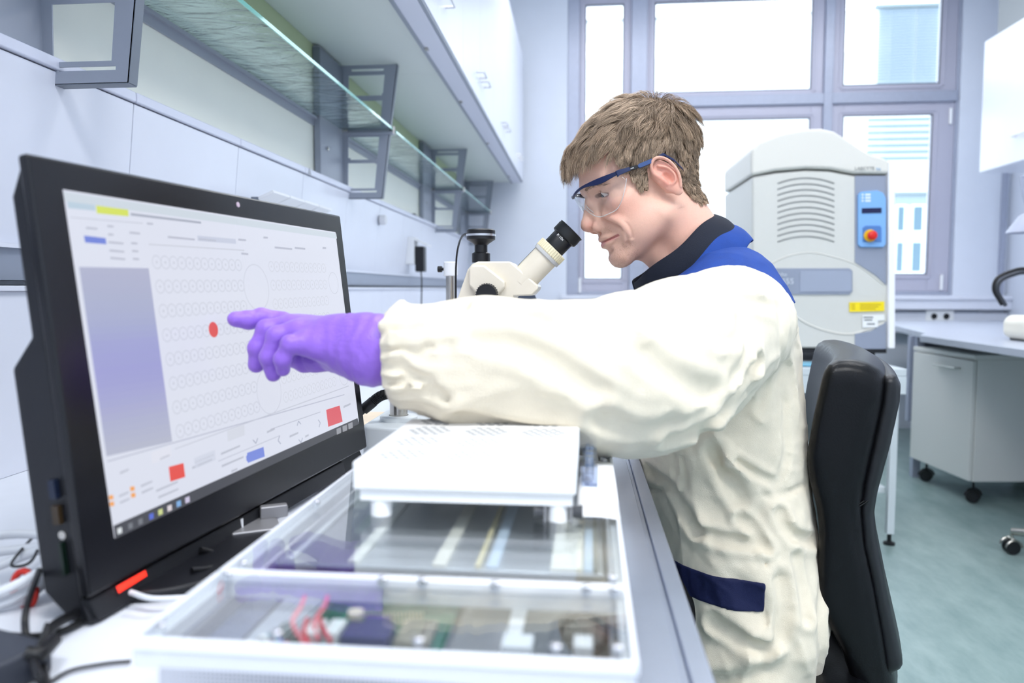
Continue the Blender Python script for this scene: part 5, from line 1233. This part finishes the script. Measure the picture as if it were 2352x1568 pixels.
# black strain-relieved cord behind the monitor edge
co = thing('ribbed_cable', 'black cable with ribbed strain relief beside the microscope column', 'cable')
pth = smooth_path([at(835, 940, 1.13), at(850, 928, 1.13), at(865, 915, 1.13), at(880, 907, 1.13), at(900, 906, 1.13), at(930, 925, 1.13)], 6)
MB().tube(pth[:10], .0085, 12).build('sleeve', blk_c, co, 80)
m = MB(); m.tube(pth[8:], .0058, 12)
for k in range(9, len(pth)-6, 1): m.tube([pth[k]-(pth[k+1]-pth[k])*.2, pth[k]+(pth[k+1]-pth[k])*.25], .0082, 12)
m.build('strain_relief', blk_c, co, 50); MB().tube(smooth_path([at(838, 940, 1.13), at(800, 980, 1.10), tuple(D(760, 1075, .006)), tuple(D(735, 1110, .004))], 8), .0045, 10).build('lead', blk_c, co, 80)
ct = thing('cutting_mat', 'pale wooden tray on the worktop left of the microscope column', 'tray', (0, 0, 0))
m = MB(); m.bb(-.47, -.33, 1.30, 1.55, DZ+.001, DZ+.010); m.bb(-.47, -.33, 1.30, 1.305, DZ+.010, DZ+.022); m.build('tray', mat('pale_wood', (240, 222, 196), .5, noise=.1, nscale=20), ct, bevel=.002)
am = thing('amber_vial', 'small amber glass vial right behind the microscope column', 'vial', (float(at(936, 935, 1.5)[0]), 1.5, DZ+.001))
MB().lathe([(0, 0), (.012, 0), (.012, .038), (.008, .045), (.008, .052)], (0, 0, 0), (0, 0, 1), 20).build('bottle', mat('amber_glass', (186, 104, 30), .1, coat=.5), am); MB().cyl((0, 0, .052), (0, 0, .066), .010, None, 20).build('lid', black_pl, am)
px_ = [(958, 1.58, 'topmost'), (985, 1.52, '')]
for k, (x, y) in enumerate(((960, 1.62), (990, 1.66))):
    for j in range(3 if k == 0 else 2):
        t = thing('petri_dish', 'clear petri dish with white contents, '+['bottom', 'middle', 'top'][j]+(' of the left stack' if k == 0 else ' of the right stack')+' behind the column', 'petri dish', (float(at(x, 935, y)[0]), y, DZ+.001+.017*j), 0, 'petri dishes behind the microscope column')
        MB().lathe([(0, 0), (.036, 0), (.036, .013), (.0345, .013), (.0345, .002), (0, .002)], (0, 0, 0), (0, 0, 1), 32).build('dish', clear_glass('dish_plastic', (236, 240, 248), .8, .05), t)
        MB().cyl((0, 0, .0022), (0, 0, .009), .034, None, 32).build('contents', mat('agar_white', (232, 232, 238), .5), t)
pt = tag(MB().tube([at(980, 955, 1.32), at(977, 930, 1.32), at(975, 912, 1.32)], [.0055, .0035, .001], 12).build('pipette_tip', mat('clear_pp', (236, 240, 238), .3, alpha=.8), None, 60), 'white conical pipette tip standing behind the platform', 'pipette tip')
pt2 = MB().cyl(D(985, 985, 0), at(980, 955, 1.32), .011, .0055, 16).build('tip_base', white_pl, pt)
ng = thing('notebook_computer', 'dark slate laptop standing open behind the microscope', 'laptop', (0, 0, 0))
m = MB(); p = [at(1165, 668, 1.75), at(1212, 640, 1.75), at(1238, 700, 1.75), at(1246, 735, 1.75), at(1165, 735, 1.75)]
m.add([tuple(q) for q in p]+[(q[0], q[1]+.012, q[2]) for q in p], [(0, 1, 2, 3, 4), (9, 8, 7, 6, 5)]+[(i, 5+i, 5+(i+1) % 5, (i+1) % 5) for i in range(5)]); m.build('screen_lid', mat('slate_lid', (64, 74, 92), .4), ng)
zl = float(at(1246, 735, 1.75)[2]); MB().bb(float(at(1165, 700, 1.75)[0]), float(at(1240, 700, 1.75)[0]), 1.755, 1.775, DZ+.001, zl+.004).bb(-.30, -.085, 1.60, 1.80, DZ+.001, DZ+.014).build('keyboard_base', mat('slate_lid', (64, 74, 92), .4), ng, bevel=.002)
# fittings on the service panels
def PW(px, py, out=0.0):                                        # point on the sloped panel plane
    X0 = XP-.010+out; r = ray(px, py); t = X0/r[0]; return Vector(C_+r*t)
t = thing('socket_row', 'row of white wall sockets with raised hinged lids above the monitor', 'socket')
pA = PW(556, 452); pB = PW(705, 492)
MB().bb(XP-.028, XP+.012, pA.y-.01, pB.y+.01, pA.z-.085, pA.z-.008).build('socket_body', white_pl, t, bevel=.003)
nL = 4; w_ = (pB.y-pA.y)/nL
for k in range(nL):
    y0 = pA.y+k*w_+.003; y1 = pA.y+(k+1)*w_-.003
    m = MB(); m.prism([(XP+.012, pA.z-.014), (XP+.070, pA.z+.010), (XP+.067, pA.z+.017), (XP+.009, pA.z-.007)], (0, y0, 0), (1, 0, 0), (0, 0, 1), (0, 1, 0), y1-y0); o = m.build('socket_lid', white_pl, t, bevel=.002)
    if k == 0: MB().bb(XP+.012, XP+.030, y0-.002, y0+.004, pA.z-.016, pA.z+.000).build('hinge', grey_dark, o)
t = thing('gas_tap', 'round grey knob on the white panel near the second bracket', 'knob'); p = PW(868, 505)
MB().lathe([(0, 0), (.022, 0), (.022, .010), (.018, .012)], p-Vector((.006, 0, 0)), (1, 0, 0), 28).build('collar', grey_mid, t); MB().lathe([(.018, .008), (.020, .010), (.020, .030), (.017, .034), (0, .034)], p, (1, 0, 0), 28).build('cap', mat('knob_face', (214, 216, 222), .35), t)
t = thing('wall_socket', 'white wall socket box with its lid raised on the panel behind the microscope', 'socket'); p = PW(942, 572)
MB().bb(p.x-.016, p.x+.030, p.y-.05, p.y+.06, p.z-.075, p.z+.055).build('box', white_pl, t, bevel=.004)
MB().prism([(p.x+.030, p.z+.040), (p.x+.095, p.z+.012), (p.x+.097, p.z+.018), (p.x+.032, p.z+.048)], (0, p.y-.05, 0), (1, 0, 0), (0, 0, 1), (0, 1, 0), .10).build('lid', white_pl, t, bevel=.002)
t = thing('power_adapter', 'black plug-in power adapter hanging from the white wall socket', 'adapter')
m = MB(); m.bb(p.x+.031, p.x+.075, p.y-.035, p.y+.025, p.z-.110, p.z+.012); m.build('body', black_pl, t, bevel=.005)
MB().tube(smooth_path([(p.x+.055, p.y-.01, p.z-.108), (p.x+.060, p.y-.02, p.z-.16), (p.x+.066, p.y-.06, p.z-.27), (p.x+.075, p.y-.12, DZ+.03), (p.x+.14, p.y-.2, DZ+.006)], 8), .0034, 8).build('cord', blk_c, t, 80)
q = PW(955, 493); t = tag(MB().box((XP-.022, q.y, zt1+.006), (.030, .10, .012), (0, 0, .1)).build('marker_pen', black_pl, None, bevel=.004), 'small black object lying on the panel rail under the third bracket', 'pen case')
s_ = PW(699, 395); st = MB(); st.prism([(-.014, 0), (.014, 0), (0, .024)], (XP+.0063, s_.y, zt0+.001), (0, 1, 0), (0, 0, 1), (1, 0, 0), .0005); tag(st.build('warning_sticker', mat('sticker_grey', (168, 172, 182), .5), None), 'small grey triangular warning sticker on the panel rail', 'sticker')
# ================================================================== right side of the room
cart = thing('equipment_cart', 'grey steel cart under the beige instrument, with castor feet', 'cart')
cy0, cy1, cx0, cx1, czt = 3.04, 3.92, .58, 1.262, .708
lgm = mat('cart_grey', (206, 214, 218), .4, noise=.02, nscale=20)
MB().bb(cx0, cx1, cy0, cy1, czt-.030, czt).build('top', lgm, cart, bevel=.004)
for x in (cx0+.02, cx1-.045):
    for y in (cy0+.02, cy1-.045):
        l = MB().bb(x, x+.028, y, y+.028, .045, czt-.03).build('leg', lgm, cart, bevel=.002)
        MB().lathe([(.0, 0), (.022, 0), (.022, .008), (.008, .014), (.008, .045)], (x+.014, y+.014, .001), (0, 0, 1), 16).build('foot', black_pl, l)
MB().bb(cx0+.04, cx1-.04, cy0+.06, cy1-.06, .20, .225).build('shelf', lgm, cart, bevel=.003)
MB().bb(cx0, cx1, cy0, cy0+.02, czt-.10, czt-.03).build('apron', lgm, cart, bevel=.002)
ch_ = thing('chiller_unit', 'light grey vented unit on the lower shelf of the cart', 'cooling unit')
MB().bb(.80, 1.17, 3.14, 3.75, .2265, .58).build('housing', mat('unit_grey', (222, 226, 228), .4), ch_, bevel=.006)
m = MB()
for k in range(12): m.bb(.93, 1.10, 3.136, 3.141, .33+.016*k, .339+.016*k)
m.build('vent_slots', mat('vent_dark', (50, 54, 60), .5), ch_); MB().bb(.86, .875, 3.135, 3.14, .45, .49).build('badge', mat('blue_badge', (40, 90, 200), .4), ch_)
# instrument
ins = thing('liquid_handler', 'tall off-white laboratory instrument with curved vents and blue control panel', 'laboratory instrument')
YI = 3.30; KI = YI/1732
def I_(px, py): p = at(px, py, YI); return (float(p[0]), float(p[2]))
ow = mat('off_white_shell', (212, 212, 206), .38, noise=.01); sh2 = mat('warm_white_hood', (222, 220, 212), .38); gp = mat('instrument_grey', (146, 154, 172), .4); wh_ = mat('bright_white_trim', (248, 248, 250), .3)
def iprism(pts, y0, y1, name, mt, par, bev=.0, **k):
    q = [I_(*p) for p in pts]; m = MB(); m.prism(q, (0, y0, 0), (1, 0, 0), (0, 0, 1), (0, 1, 0), y1-y0); return m.build(name, mt, par, bevel=bev, **k)
iprism([(1728, 800), (1728, 405), (1780, 396), (1850, 390), (1905, 392), (1960, 402), (2050, 402), (2050, 800)][::-1], YI, YI+.62, 'cabinet', ow, ins, .012)
hood = [(1724, 404), (1724, 345), (1740, 327), (1790, 308), (1840, 298), (1885, 296), (1915, 303), (1945, 322), (1990, 352), (2032, 366), (2048, 376), (2052, 400), (1960, 399), (1905, 389), (1850, 387), (1780, 393)]
iprism(hood[::-1], YI-.015, YI+.60, 'hood', sh2, ins, .014, smooth=50)
iprism([(2036, 370), (2052, 376), (2052, 800), (2036, 800)], YI-.022, YI+.02, 'trim_strip', wh_, ins, .006)
iprism([(1728, 811), (1728, 801), (2036, 801), (2036, 811)], YI+.0, YI+.6, 'plinth', black_pl, ins)
for x in (1745, 2010): 
    a = I_(x, 812); MB().cyl((a[0], YI+.04, czt+.001), (a[0], YI+.04, a[1]+.004), .014, None, 16).build('foot', black_pl, ins); MB().cyl((a[0], YI+.52, czt+.001), (a[0], YI+.52, a[1]+.004), .014, None, 16).build('foot', black_pl, ins)
for k in range(11):
    y_ = 421+13.4*k+(0 if k < 1 else 0); pts = []
    for i in range(13):
        s = i/12; px_ = 1786+130*s; pts.append((px_, y_-12.5*(1-(2*s-1)**2)+ (5-2*abs(k-5)*.0)*0))
    P_ = [(*[I_(*p)[0]], YI-.0005, I_(*p)[1]) for p in pts]
    MB().tube(P_, .0033, 8).build('vent', mat('vent_shadow', (150, 152, 150), .6), ins, 80)
iprism([(1963, 404), (2035, 404), (2035, 655), (2010, 632), (1963, 602)][::-1], YI-.004, YI+.001, 'side_panel', gp, ins, .001)
iprism([(1963, 766), (2000, 760), (2035, 738), (2035, 801), (1963, 801)][::-1], YI-.004, YI+.001, 'lower_side_panel', gp, ins, .001)
m = MB(); e0 = [I_(1800+6*0+ (2036-1640)*0+x, y) for x, y in ((0, 0),)]
for L, r_ in (([(1732, 640), (1780, 600), (1850, 580), (1915, 590), (1975, 613), (2030, 655)], .0024), ([(1760, 640), (1790, 690), (1840, 735), (1900, 760), (1960, 766), (2030, 742)], .0042)):
    m.tube(smooth_path([(I_(*p)[0], YI-.0003, I_(*p)[1]) for p in L], 6), r_, 8)
m.build('curved_trim', sh2, ins, 80)
iprism([(1745, 676), (1745, 616), (1950, 616), (1957, 622), (1957, 669), (1950, 676)][::-1], YI-.006, YI+.001, 'display_band', gp, ins, .001)
iprism([(1836, 670), (1836, 622), (1950, 622), (1954, 626), (1954, 666), (1950, 670)][::-1], YI-.009, YI-.005, 'display_window', mat('display_grey', (160, 168, 186), .15), ins, .001)
iprism([(1968, 562), (1968, 448), (1974, 441), (2012, 438), (2026, 444), (2032, 456), (2032, 560), (2026, 568), (1974, 568)][::-1], YI-.016, YI-.003, 'control_panel', mat('control_blue', (128, 178, 232), .4), ins, .003)
iprism([(1976, 491), (1976, 479), (2021, 478), (2021, 490)][::-1], YI-.018, YI-.015, 'lcd', mat('lcd_navy', (12, 20, 70), .2), ins)
iprism([(1978, 556), (1978, 524), (1984, 519), (2018, 519), (2021, 524), (2021, 556)][::-1], YI-.019, YI-.015, 'button_recess', mat('recess_blue', (78, 124, 190), .4), ins, .002)
c = I_(1994, 542); MB().lathe([(0, 0), (.024, 0), (.026, .004), (.024, .010), (.012, .010)], (c[0], YI-.018, c[1]), (0, -1, 0), 28).build('yellow_collar', mat('safety_yellow', (244, 190, 30), .4), ins)
MB().lathe([(.010, 0), (.010, .018), (.0185, .022), (.0185, .032), (.014, .036), (0, .037)], (c[0], YI-.020, c[1]), (0, -1, 0), 28).build('emergency_stop', mat('stop_red', (222, 34, 24), .35), ins)
iprism([(1950, 716), (1950, 694), (2030, 692), (2030, 714)][::-1], YI-.006, YI-.003, 'warning_label', mat('label_yellow', (250, 224, 20), .5), ins)
m = MB()
for k in range(3):
    for (u0, u1) in ((1954, 1963), (1974, 2022-6*k)):
        a = I_(u0, 698+5*k); b_ = I_(u1, 700+5*k); m.bb(a[0], b_[0], YI-.0068, YI-.006, b_[1], a[1])
m.build('label_print', mat('label_ink', (190, 160, 20), .6), ins)
iprism([(1980, 752), (1980, 724), (2030, 722), (2030, 735), (2015, 736), (2015, 751)][::-1], YI-.006, YI-.003, 'white_label', mat('label_white', (240, 242, 242), .5), ins)
m = MB()
for (x0, x1, y) in ((1982, 2004, 727), (1984, 2002, 733), (1990, 2008, 742)):
    a = I_(x0, y); b_ = I_(x1, y+3); m.bb(a[0], b_[0], YI-.0068, YI-.006, b_[1], a[1])
m.build('barcode_print', mat('ink_grey', (110, 114, 116), .6), ins)
m = MB()
for k in range(3): a = I_(1978, 448+7*k); m.lathe([(0, 0), (.004, 0), (.004, .002), (0, .002)], (a[0], YI-.0155, a[1]), (0, -1, 0), 10); b_ = I_(1984, 446+7*k); c_ = I_(1996, 450+7*k); m.bb(b_[0], c_[0], YI-.0175, YI-.016, c_[1], b_[1])
m.build('indicator', mat('indicator_white', (230, 238, 244), .4), ins)
def itext(s, px, py, size, y, col, nm):
    a = I_(px, py); M = Matrix.Rotation(PI/2, 4, 'X'); M.translation = Vector((a[0], y, a[1])); return text_mesh(s, size, nm, mat(*col), ins, M, .0006)
itext('LABCYTE', 1960, 392, .019, YI-.0165, ('ink_dark_grey', (150, 152, 150), .5), 'lettering')
itext('Inc', 2009, 392, .016, YI-.0165, ('ink_light_blue', (140, 180, 216), .5), 'lettering')
itext('655', 1794, 652, .034, YI-.0075, ('print_silver', (216, 222, 230), .4), 'lettering'); itext('Echo', 1782, 634, .022, YI-.0075, ('print_silver', (216, 222, 230), .4), 'lettering')
# things lying on the cart below the instrument
o = MB().box((.86, 3.13, czt+.007), (.26, .10, .010), (0, 0, .05)).build('blue_tray', mat('teal_blue_tray', (120, 184, 210), .4), None, bevel=.003); tag(o, 'flat blue tray lying at the front edge of the cart', 'tray')
o = MB().box((1.06, 3.10, czt+.012), (.17, .05, .020), (0, 0, -.12)).build('remote_handset', white_pl, None, bevel=.005); tag(o, 'white handset lying on the cart under the instrument', 'handset')
t = thing('padlock_chain', 'small dark chain hanging below the right corner of the instrument', 'chain'); a = at(2009, 815, 3.2)
m = MB()
for k in range(3): m.tube([(a[0]+.008*math.cos(q)*(1 if k % 2 else .4), 3.2+.006*math.sin(q)*(.3 if k % 2 else 1), .735-.009*k+.007*math.sin(q)) for q in np.linspace(0, 2*PI, 13)], .0018, 6, cap=False)
m.build('links', grey_dark, t, 80)
# right bench, its pedestal and the things on it
rb = thing('side_bench', 'grey laboratory bench along the right wall below the window', 'bench')
BX, BZ = 1.63, .795
MB().prism([(BX, 2.2), (BX, 3.80), (BX+.10, 3.97), (BX+.42, 5.50), (XR-.02, 5.60), (XR-.02, 2.2)], (0, 0, BZ-.032), (1, 0, 0), (0, 1, 0), (0, 0, 1), .032).build('top', mat('bench_grey', (190, 196, 210), .3), rb, bevel=.003)
m = MB(); m.bb(BX+.02, BX+.05, 2.66, 2.70, .03, BZ-.032); m.bb(BX+.02, XR-.05, 2.66, 2.70, BZ-.10, BZ-.032); m.build('frame', grey_frame, rb, bevel=.002)
m = MB(); m.bb(BX+.16, BX+.20, 4.20, 4.24, .0, BZ-.032); m.bb(BX+.14, XR-.05, 4.24, 4.27, .30, BZ-.032); m.build('rear_frame', grey_frame, rb, bevel=.002)
pd = thing('pedestal_cabinet', 'white rolling pedestal cabinet with a door under the right bench', 'cabinet')
pdm = mat('pedestal_white', (222, 223, 220), .4); rz = .10
def PD(x, y): c_, s_ = math.cos(rz), math.sin(rz); return (1.815+x*c_+y*-s_, 3.66+x*s_+y*c_)
def pbox(x0, x1, y0, y1, z0, z1, name, mt, par, bev=.003):
    m = MB(); m.prism([PD(x0, y0), PD(x1, y0), PD(x1, y1), PD(x0, y1)], (0, 0, z0), (1, 0, 0), (0, 1, 0), (0, 0, 1), z1-z0); return m.build(name, mt, par, bevel=bev)
pbox(.018, .62, 0, .52, .115, .690, 'body', pdm, pd); pbox(0, .62, -.004, .524, .690, .712, 'top', pdm, pd); dr_ = pbox(-.002, .016, .004, .516, .118, .684, 'door', pdm, pd)
a, b_ = PD(-.004, .10), PD(-.004, .28); MB().tube([(a[0], a[1], .640), (a[0]-.022, a[1], .640), (b_[0]-.022, b_[1], .640), (b_[0], b_[1], .640)], .0055, 8).build('handle', mat('handle_grey', (190, 192, 190), .35, metal=.4), dr_)
def castor(mb_c, x, y, par, R=.032, rot=0.0, chromed=False):
    w_ = MB(); d = Vector((math.sin(rot), math.cos(rot), 0))
    for s in (-1, 1):
        c_ = Vector((x, y, R+.001))+d*(.013*s); w_.lathe([(0, -.008), (R*.9, -.008), (R, -.004), (R, .004), (R*.9, .008), (0, .008)], c_, tuple(d), 24)
    o = w_.build('castor', black_pl, par, 40)
    h = MB(); h.tube([(x, y, R*2+.045), (x, y, R*1.2)], .006, 8); sd2 = Vector((d.y, -d.x, 0))
    h.lathe([(R*1.02, -.022), (R*1.05, -.014), (R*1.05, .014), (R*1.02, .022), (.2*R, .022)], Vector((x, y, R+.004))+d*0, tuple(d), 12)
    pts = [Vector((x, y, R+.001))+sd2*(R*1.12*math.cos(t))+Vector((0, 0, R*1.12*math.sin(t))) for t in np.linspace(.1, PI-.1, 11)]
    m = MB()
    for s in (-1, 1): m.tube([p+d*(.022*s) for p in pts], .004, 6)
    m.tube([pts[5]-d*.022, pts[5]+d*.022], .006, 8); m.tube([(x, y, R*2), (x, y, R*2+.045)], .006, 8); m.build('fork', chrome if chromed else black_pl, o, 60)
    return o
for x, y in ((.06, .06), (.06, .46), (.56, .06), (.56, .46)): q = PD(x, y); castor(None, q[0], q[1], pd, .030, .6)
dv = thing('vacuum_pump', 'small cream desktop device with rounded ends on the right bench', 'laboratory device')
dy = 3.28; KD = lambda px, py: at(px, py, dy)
f_ = lambda W: smax(np.sqrt(np.maximum(np.abs(W[..., 0]-2.02)-.135, 0)**2+np.maximum(np.abs(W[..., 2]-(BZ+.058))-.012, 0)**2)-.040, np.abs(W[..., 1]-3.40)-.10, .02)
sdf_obj('housing', f_, (1.82, 3.28, BZ+.004), (2.23, 3.52, BZ+.125), .004, mat('cream_plastic', (240, 236, 222), .4), dv)
MB().bb(1.87, 2.17, 3.32, 3.48, BZ+.0005, BZ+.009).build('foot_strip', black_pl, dv); MB().box((1.878, 3.2985, BZ+.062), (.010, .004, .030), (0, .5, 0)).build('switch', black_pl, dv); MB().bb(1.99, 2.02, 3.2985, 3.300, BZ+.045, BZ+.052).build('rating_label', mat('tan_label', (206, 180, 130), .5), dv)
hz = lambda px, py, y=3.40: tuple(at(px, py, y))
hs = thing('hose', 'thick black hose arching out of the cream device', 'hose')
MB().tube(smooth_path([hz(2302, 700), hz(2296, 690), hz(2283, 665), hz(2290, 640), hz(2320, 624), hz(2360, 618), hz(2420, 640), (2.40, 3.40, BZ+.01)], 8), .008, 12).build('outer_hose', blk_c, hs, 80)
MB().tube(smooth_path([hz(2310, 702, 3.42), hz(2303, 690, 3.42), hz(2292, 668, 3.42), hz(2298, 646, 3.42), hz(2325, 632, 3.42), hz(2360, 627, 3.42), hz(2410, 650, 3.42), (2.36, 3.44, BZ+.01)], 8), .008, 12).build('inner_hose', mat('dark_grey_hose', (60, 64, 72), .4), hs, 80)
lp_ = thing('desk_lamp', 'grey desk lamp shade on a thin arm at the right edge of the picture', 'lamp')
MB().lathe([(.020, 0), (.036, -.01), (.085, -.085), (.083, -.086), (.034, -.012), (.018, -.004)], at(2362, 490, 3.6), (0, 0, 1), 28).build('shade', mat('lamp_grey', (170, 176, 196), .4), lp_)
MB().tube([at(2345, 405, 3.6), at(2352, 450, 3.6), at(2362, 488, 3.6)], .007, 8).tube([at(2345, 405, 3.6), at(2420, 420, 3.6), (float(at(2420, 420, 3.6)[0])+.1, 3.6, BZ+.02)], .007, 8).build('arm', mat('lamp_grey', (170, 176, 196), .4), lp_, 60)
MB().cyl((float(at(2420, 420, 3.6)[0])+.1, 3.6, BZ+.0005), (float(at(2420, 420, 3.6)[0])+.1, 3.6, BZ+.02), .08, None, 28).build('base', mat('lamp_grey', (170, 176, 196), .4), lp_, bevel=.003)
# upper cabinet on the right wall and grey duct above
uc = thing('corner_cabinet', 'white upper cabinet on the right wall beside the window', 'cabinet')
p0_ = at(2268, 95, 5.0); zb = float(at(2268, 398, 5.0)[2]); MB().bb(float(p0_[0]), XR-.001, 3.1, 5.0, zb, float(p0_[2])).build('body', white_lac, uc, bevel=.004)
for k in range(3): d__ = MB().bb(float(p0_[0])-.018, float(p0_[0]), 3.105+.632*k, 3.105+.632*k+.626, zb+.004, float(p0_[2])-.004).build('door', white_lac, uc, bevel=.003); MB().tube([(float(p0_[0])-.018, 3.2+.632*k, zb+.15), (float(p0_[0])-.045, 3.2+.632*k, zb+.15), (float(p0_[0])-.045, 3.34+.632*k, zb+.15), (float(p0_[0])-.018, 3.34+.632*k, zb+.15)], .006, 8).build('handle', hand_m, d__)
dc = thing('ventilation_duct', 'dark grey ventilation duct above the white corner cabinet', 'duct'); MB().bb(float(p0_[0])+.03, XR-.001, 2.6, 4.95, float(p0_[2])+.002, ZC-.001).build('duct', mat('duct_grey', (126, 132, 138), .5), dc, bevel=.003)
# ---- office chairs
lea = mat('black_leather', (8, 9, 12), .35, spec=.28, bump=.12, bscale=350); shell = mat('black_shell', (15, 16, 20), .42)
def poly_sdf(X, Zc, P):
    P = np.array(P, 'f4'); d = None; s = np.ones(X.shape, 'f4'); n = len(P)
    for i in range(n):
        a, b_ = P[i], P[(i+1) % n]; e = b_-a; wx, wz = X-a[0], Zc-a[1]; t = np.clip((wx*e[0]+wz*e[1])/(e@e), 0, 1)
        q = (wx-e[0]*t)**2+(wz-e[1]*t)**2; d = q if d is None else np.minimum(d, q)
        c1 = Zc >= a[1]; c2 = Zc < b_[1]; c3 = e[0]*wz > e[1]*wx
        s = np.where((c1 & c2 & c3) | (~c1 & ~c2 & ~c3), -s, s)
    return s*np.sqrt(d)
def build_chair():
    ch = thing('office_chair', 'black leather office chair the man sits on', 'chair', (0, 0, 0))
    YC = 1.08; pc = lambda L: [(float(at(x, y, YC)[0]), float(at(x, y, YC)[2])) for x, y in L]
    cush = pc([(1882, 868), (1893, 842), (1915, 829), (1950, 827), (1990, 836), (2022, 855), (2038, 880), (2032, 930), (2010, 1030), (1990, 1120), (1984, 1180), (1992, 1260), (2012, 1350), (2036, 1470), (2060, 1620), (1975, 1640), (1955, 1590), (1925, 1500), (1890, 1435), (1868, 1390), (1870, 1300), (1874, 1220), (1868, 1170), (1852, 1110), (1846, 1050), (1862, 960)])
    shl = pc([(2030, 866), (2046, 862), (2062, 868), (2071, 888), (2068, 930), (2046, 1030), (2016, 1140), (2008, 1190), (2016, 1260), (2042, 1390), (2076, 1540), (2070, 1552), (2050, 1560), (2070, 1640), (2040, 1640), (2020, 1480), (1998, 1350), (1978, 1260), (1972, 1180), (1980, 1120), (2000, 1030), (2022, 930)])
    yc, hw = YC+.235, .235
    def fc(W):
        bow = .022*(1-((W[..., 1]-yc)/hw)**2)+.27*(W[..., 1]-YC); d2 = poly_sdf(W[..., 0]-bow, W[..., 2], cush)+.020
        ex = smax(d2, np.abs(W[..., 1]-yc)-hw+.020, .03)-.020
        sm = np.abs(W[..., 0]-bow-np.interp(W[..., 2], [.45, .60, .72, .82, .90], [.425, .400, .375, .395, .42]))
        return ex+.0015*np.exp(-(sm/.004)**2)*(W[..., 2] < .86)
    sdf_obj('back_cushion', fc, (.26, 1.06, .42), (.64, 1.58, .94), .006, lea, ch)
    def fs(W): return smax(poly_sdf(W[..., 0]-.012*(1-((W[..., 1]-yc)/hw)**2)-.27*(W[..., 1]-YC), W[..., 2], shl)+.006, np.abs(W[..., 1]-yc)-hw+.012, .02)-.006
    sdf_obj('back_shell', fs, (.34, 1.07, .42), (.68, 1.56, .93), .005, shell, ch)
    # stitched seam
    for off in (0, 9):
        S_ = [at(x+off, y, YC-.0035+.012) for x, y in ((1985, 1150), (1955, 1170), (1925, 1200), (1918, 1240), (1925, 1290), (1950, 1330), (1990, 1370))]
        MB().tube(smooth_path(S_, 5), .0012, 6).build('seam', lea, ch, 80)
    sx = .19; s_ = lambda W: smax(smax(np.abs(W[..., 2]-.425)-.030, np.abs(W[..., 0]-sx)-.225, .04), np.abs(W[..., 1]-1.27)-.235, .04)-.010
    sdf_obj('seat', s_, (-.06, 1.01, .37), (.45, 1.53, .475), .007, lea, ch)
    m = MB(); m.tube(smooth_path([(.19, 1.27, .37), (.36, 1.27, .36), (.44, 1.29, .39), (.455, 1.30, .47)], 6), [.026]*19, 10); m.build('back_bar', shell, ch, 60)
    star(ch, .20, 1.27, .37, .2, shell)
    return ch
def star(ch, x, y, zt, rot, armm, chromed=False):
    MB().cyl((x, y, .10), (x, y, .24), .028, None, 20).cyl((x, y, .24), (x, y, zt), .016, None, 20).build('gas_lift', shell if not chromed else chrome, ch)
    for k in range(5):
        t = rot+2*PI*k/5; e = (x+.29*math.cos(t), y+.29*math.sin(t), .088); MB().tube([(x, y, .125), (x+.1*math.cos(t), y+.1*math.sin(t), .118), e], [.024, .020, .014], 10).build('base_arm', armm, ch, 50)
        castor(None, e[0], e[1], ch, .027, t+.8, chromed)
build_chair()
ch2 = thing('office_chair', 'second office chair with chromed base and castors at the right edge', 'chair', (0, 0, 0))
star(ch2, 1.86, 2.80, .40, 2.35, chrome, True)
f2 = lambda W: smax(smax(np.abs(W[..., 2]-.44)-.03, np.abs(W[..., 0]-1.90)-.20, .04), np.abs(W[..., 1]-2.80)-.20, .04)-.01
sdf_obj('seat', f2, (1.64, 2.55, .38), (2.16, 3.05, .50), .010, lea, ch2)
# ================================================================== the man, then tidy up
man = thing('person', 'man in a cream and blue work jacket leaning forward and pointing at the screen', 'person')
build_body(man); build_hair(man); eyes(man); build_goggles(man); build_clothes(man); build_glove(man)
# put every empty at the base of its thing
bpy.context.view_layer.update()
def desc(o):
    for c in o.children:
        yield c; yield from desc(c)
for t in [o for o in COL.objects if o.type == 'EMPTY' and o.parent is None and o.location.length < 1e-9]:
    pts = [c.matrix_world @ Vector(b_) for c in desc(t) if c.type == 'MESH' for b_ in c.bound_box]
    if not pts: continue
    base = Vector(((min(p.x for p in pts)+max(p.x for p in pts))/2, (min(p.y for p in pts)+max(p.y for p in pts))/2, min(p.z for p in pts)))
    t.location = base
    for c in t.children: c.location = Vector(c.location)-base
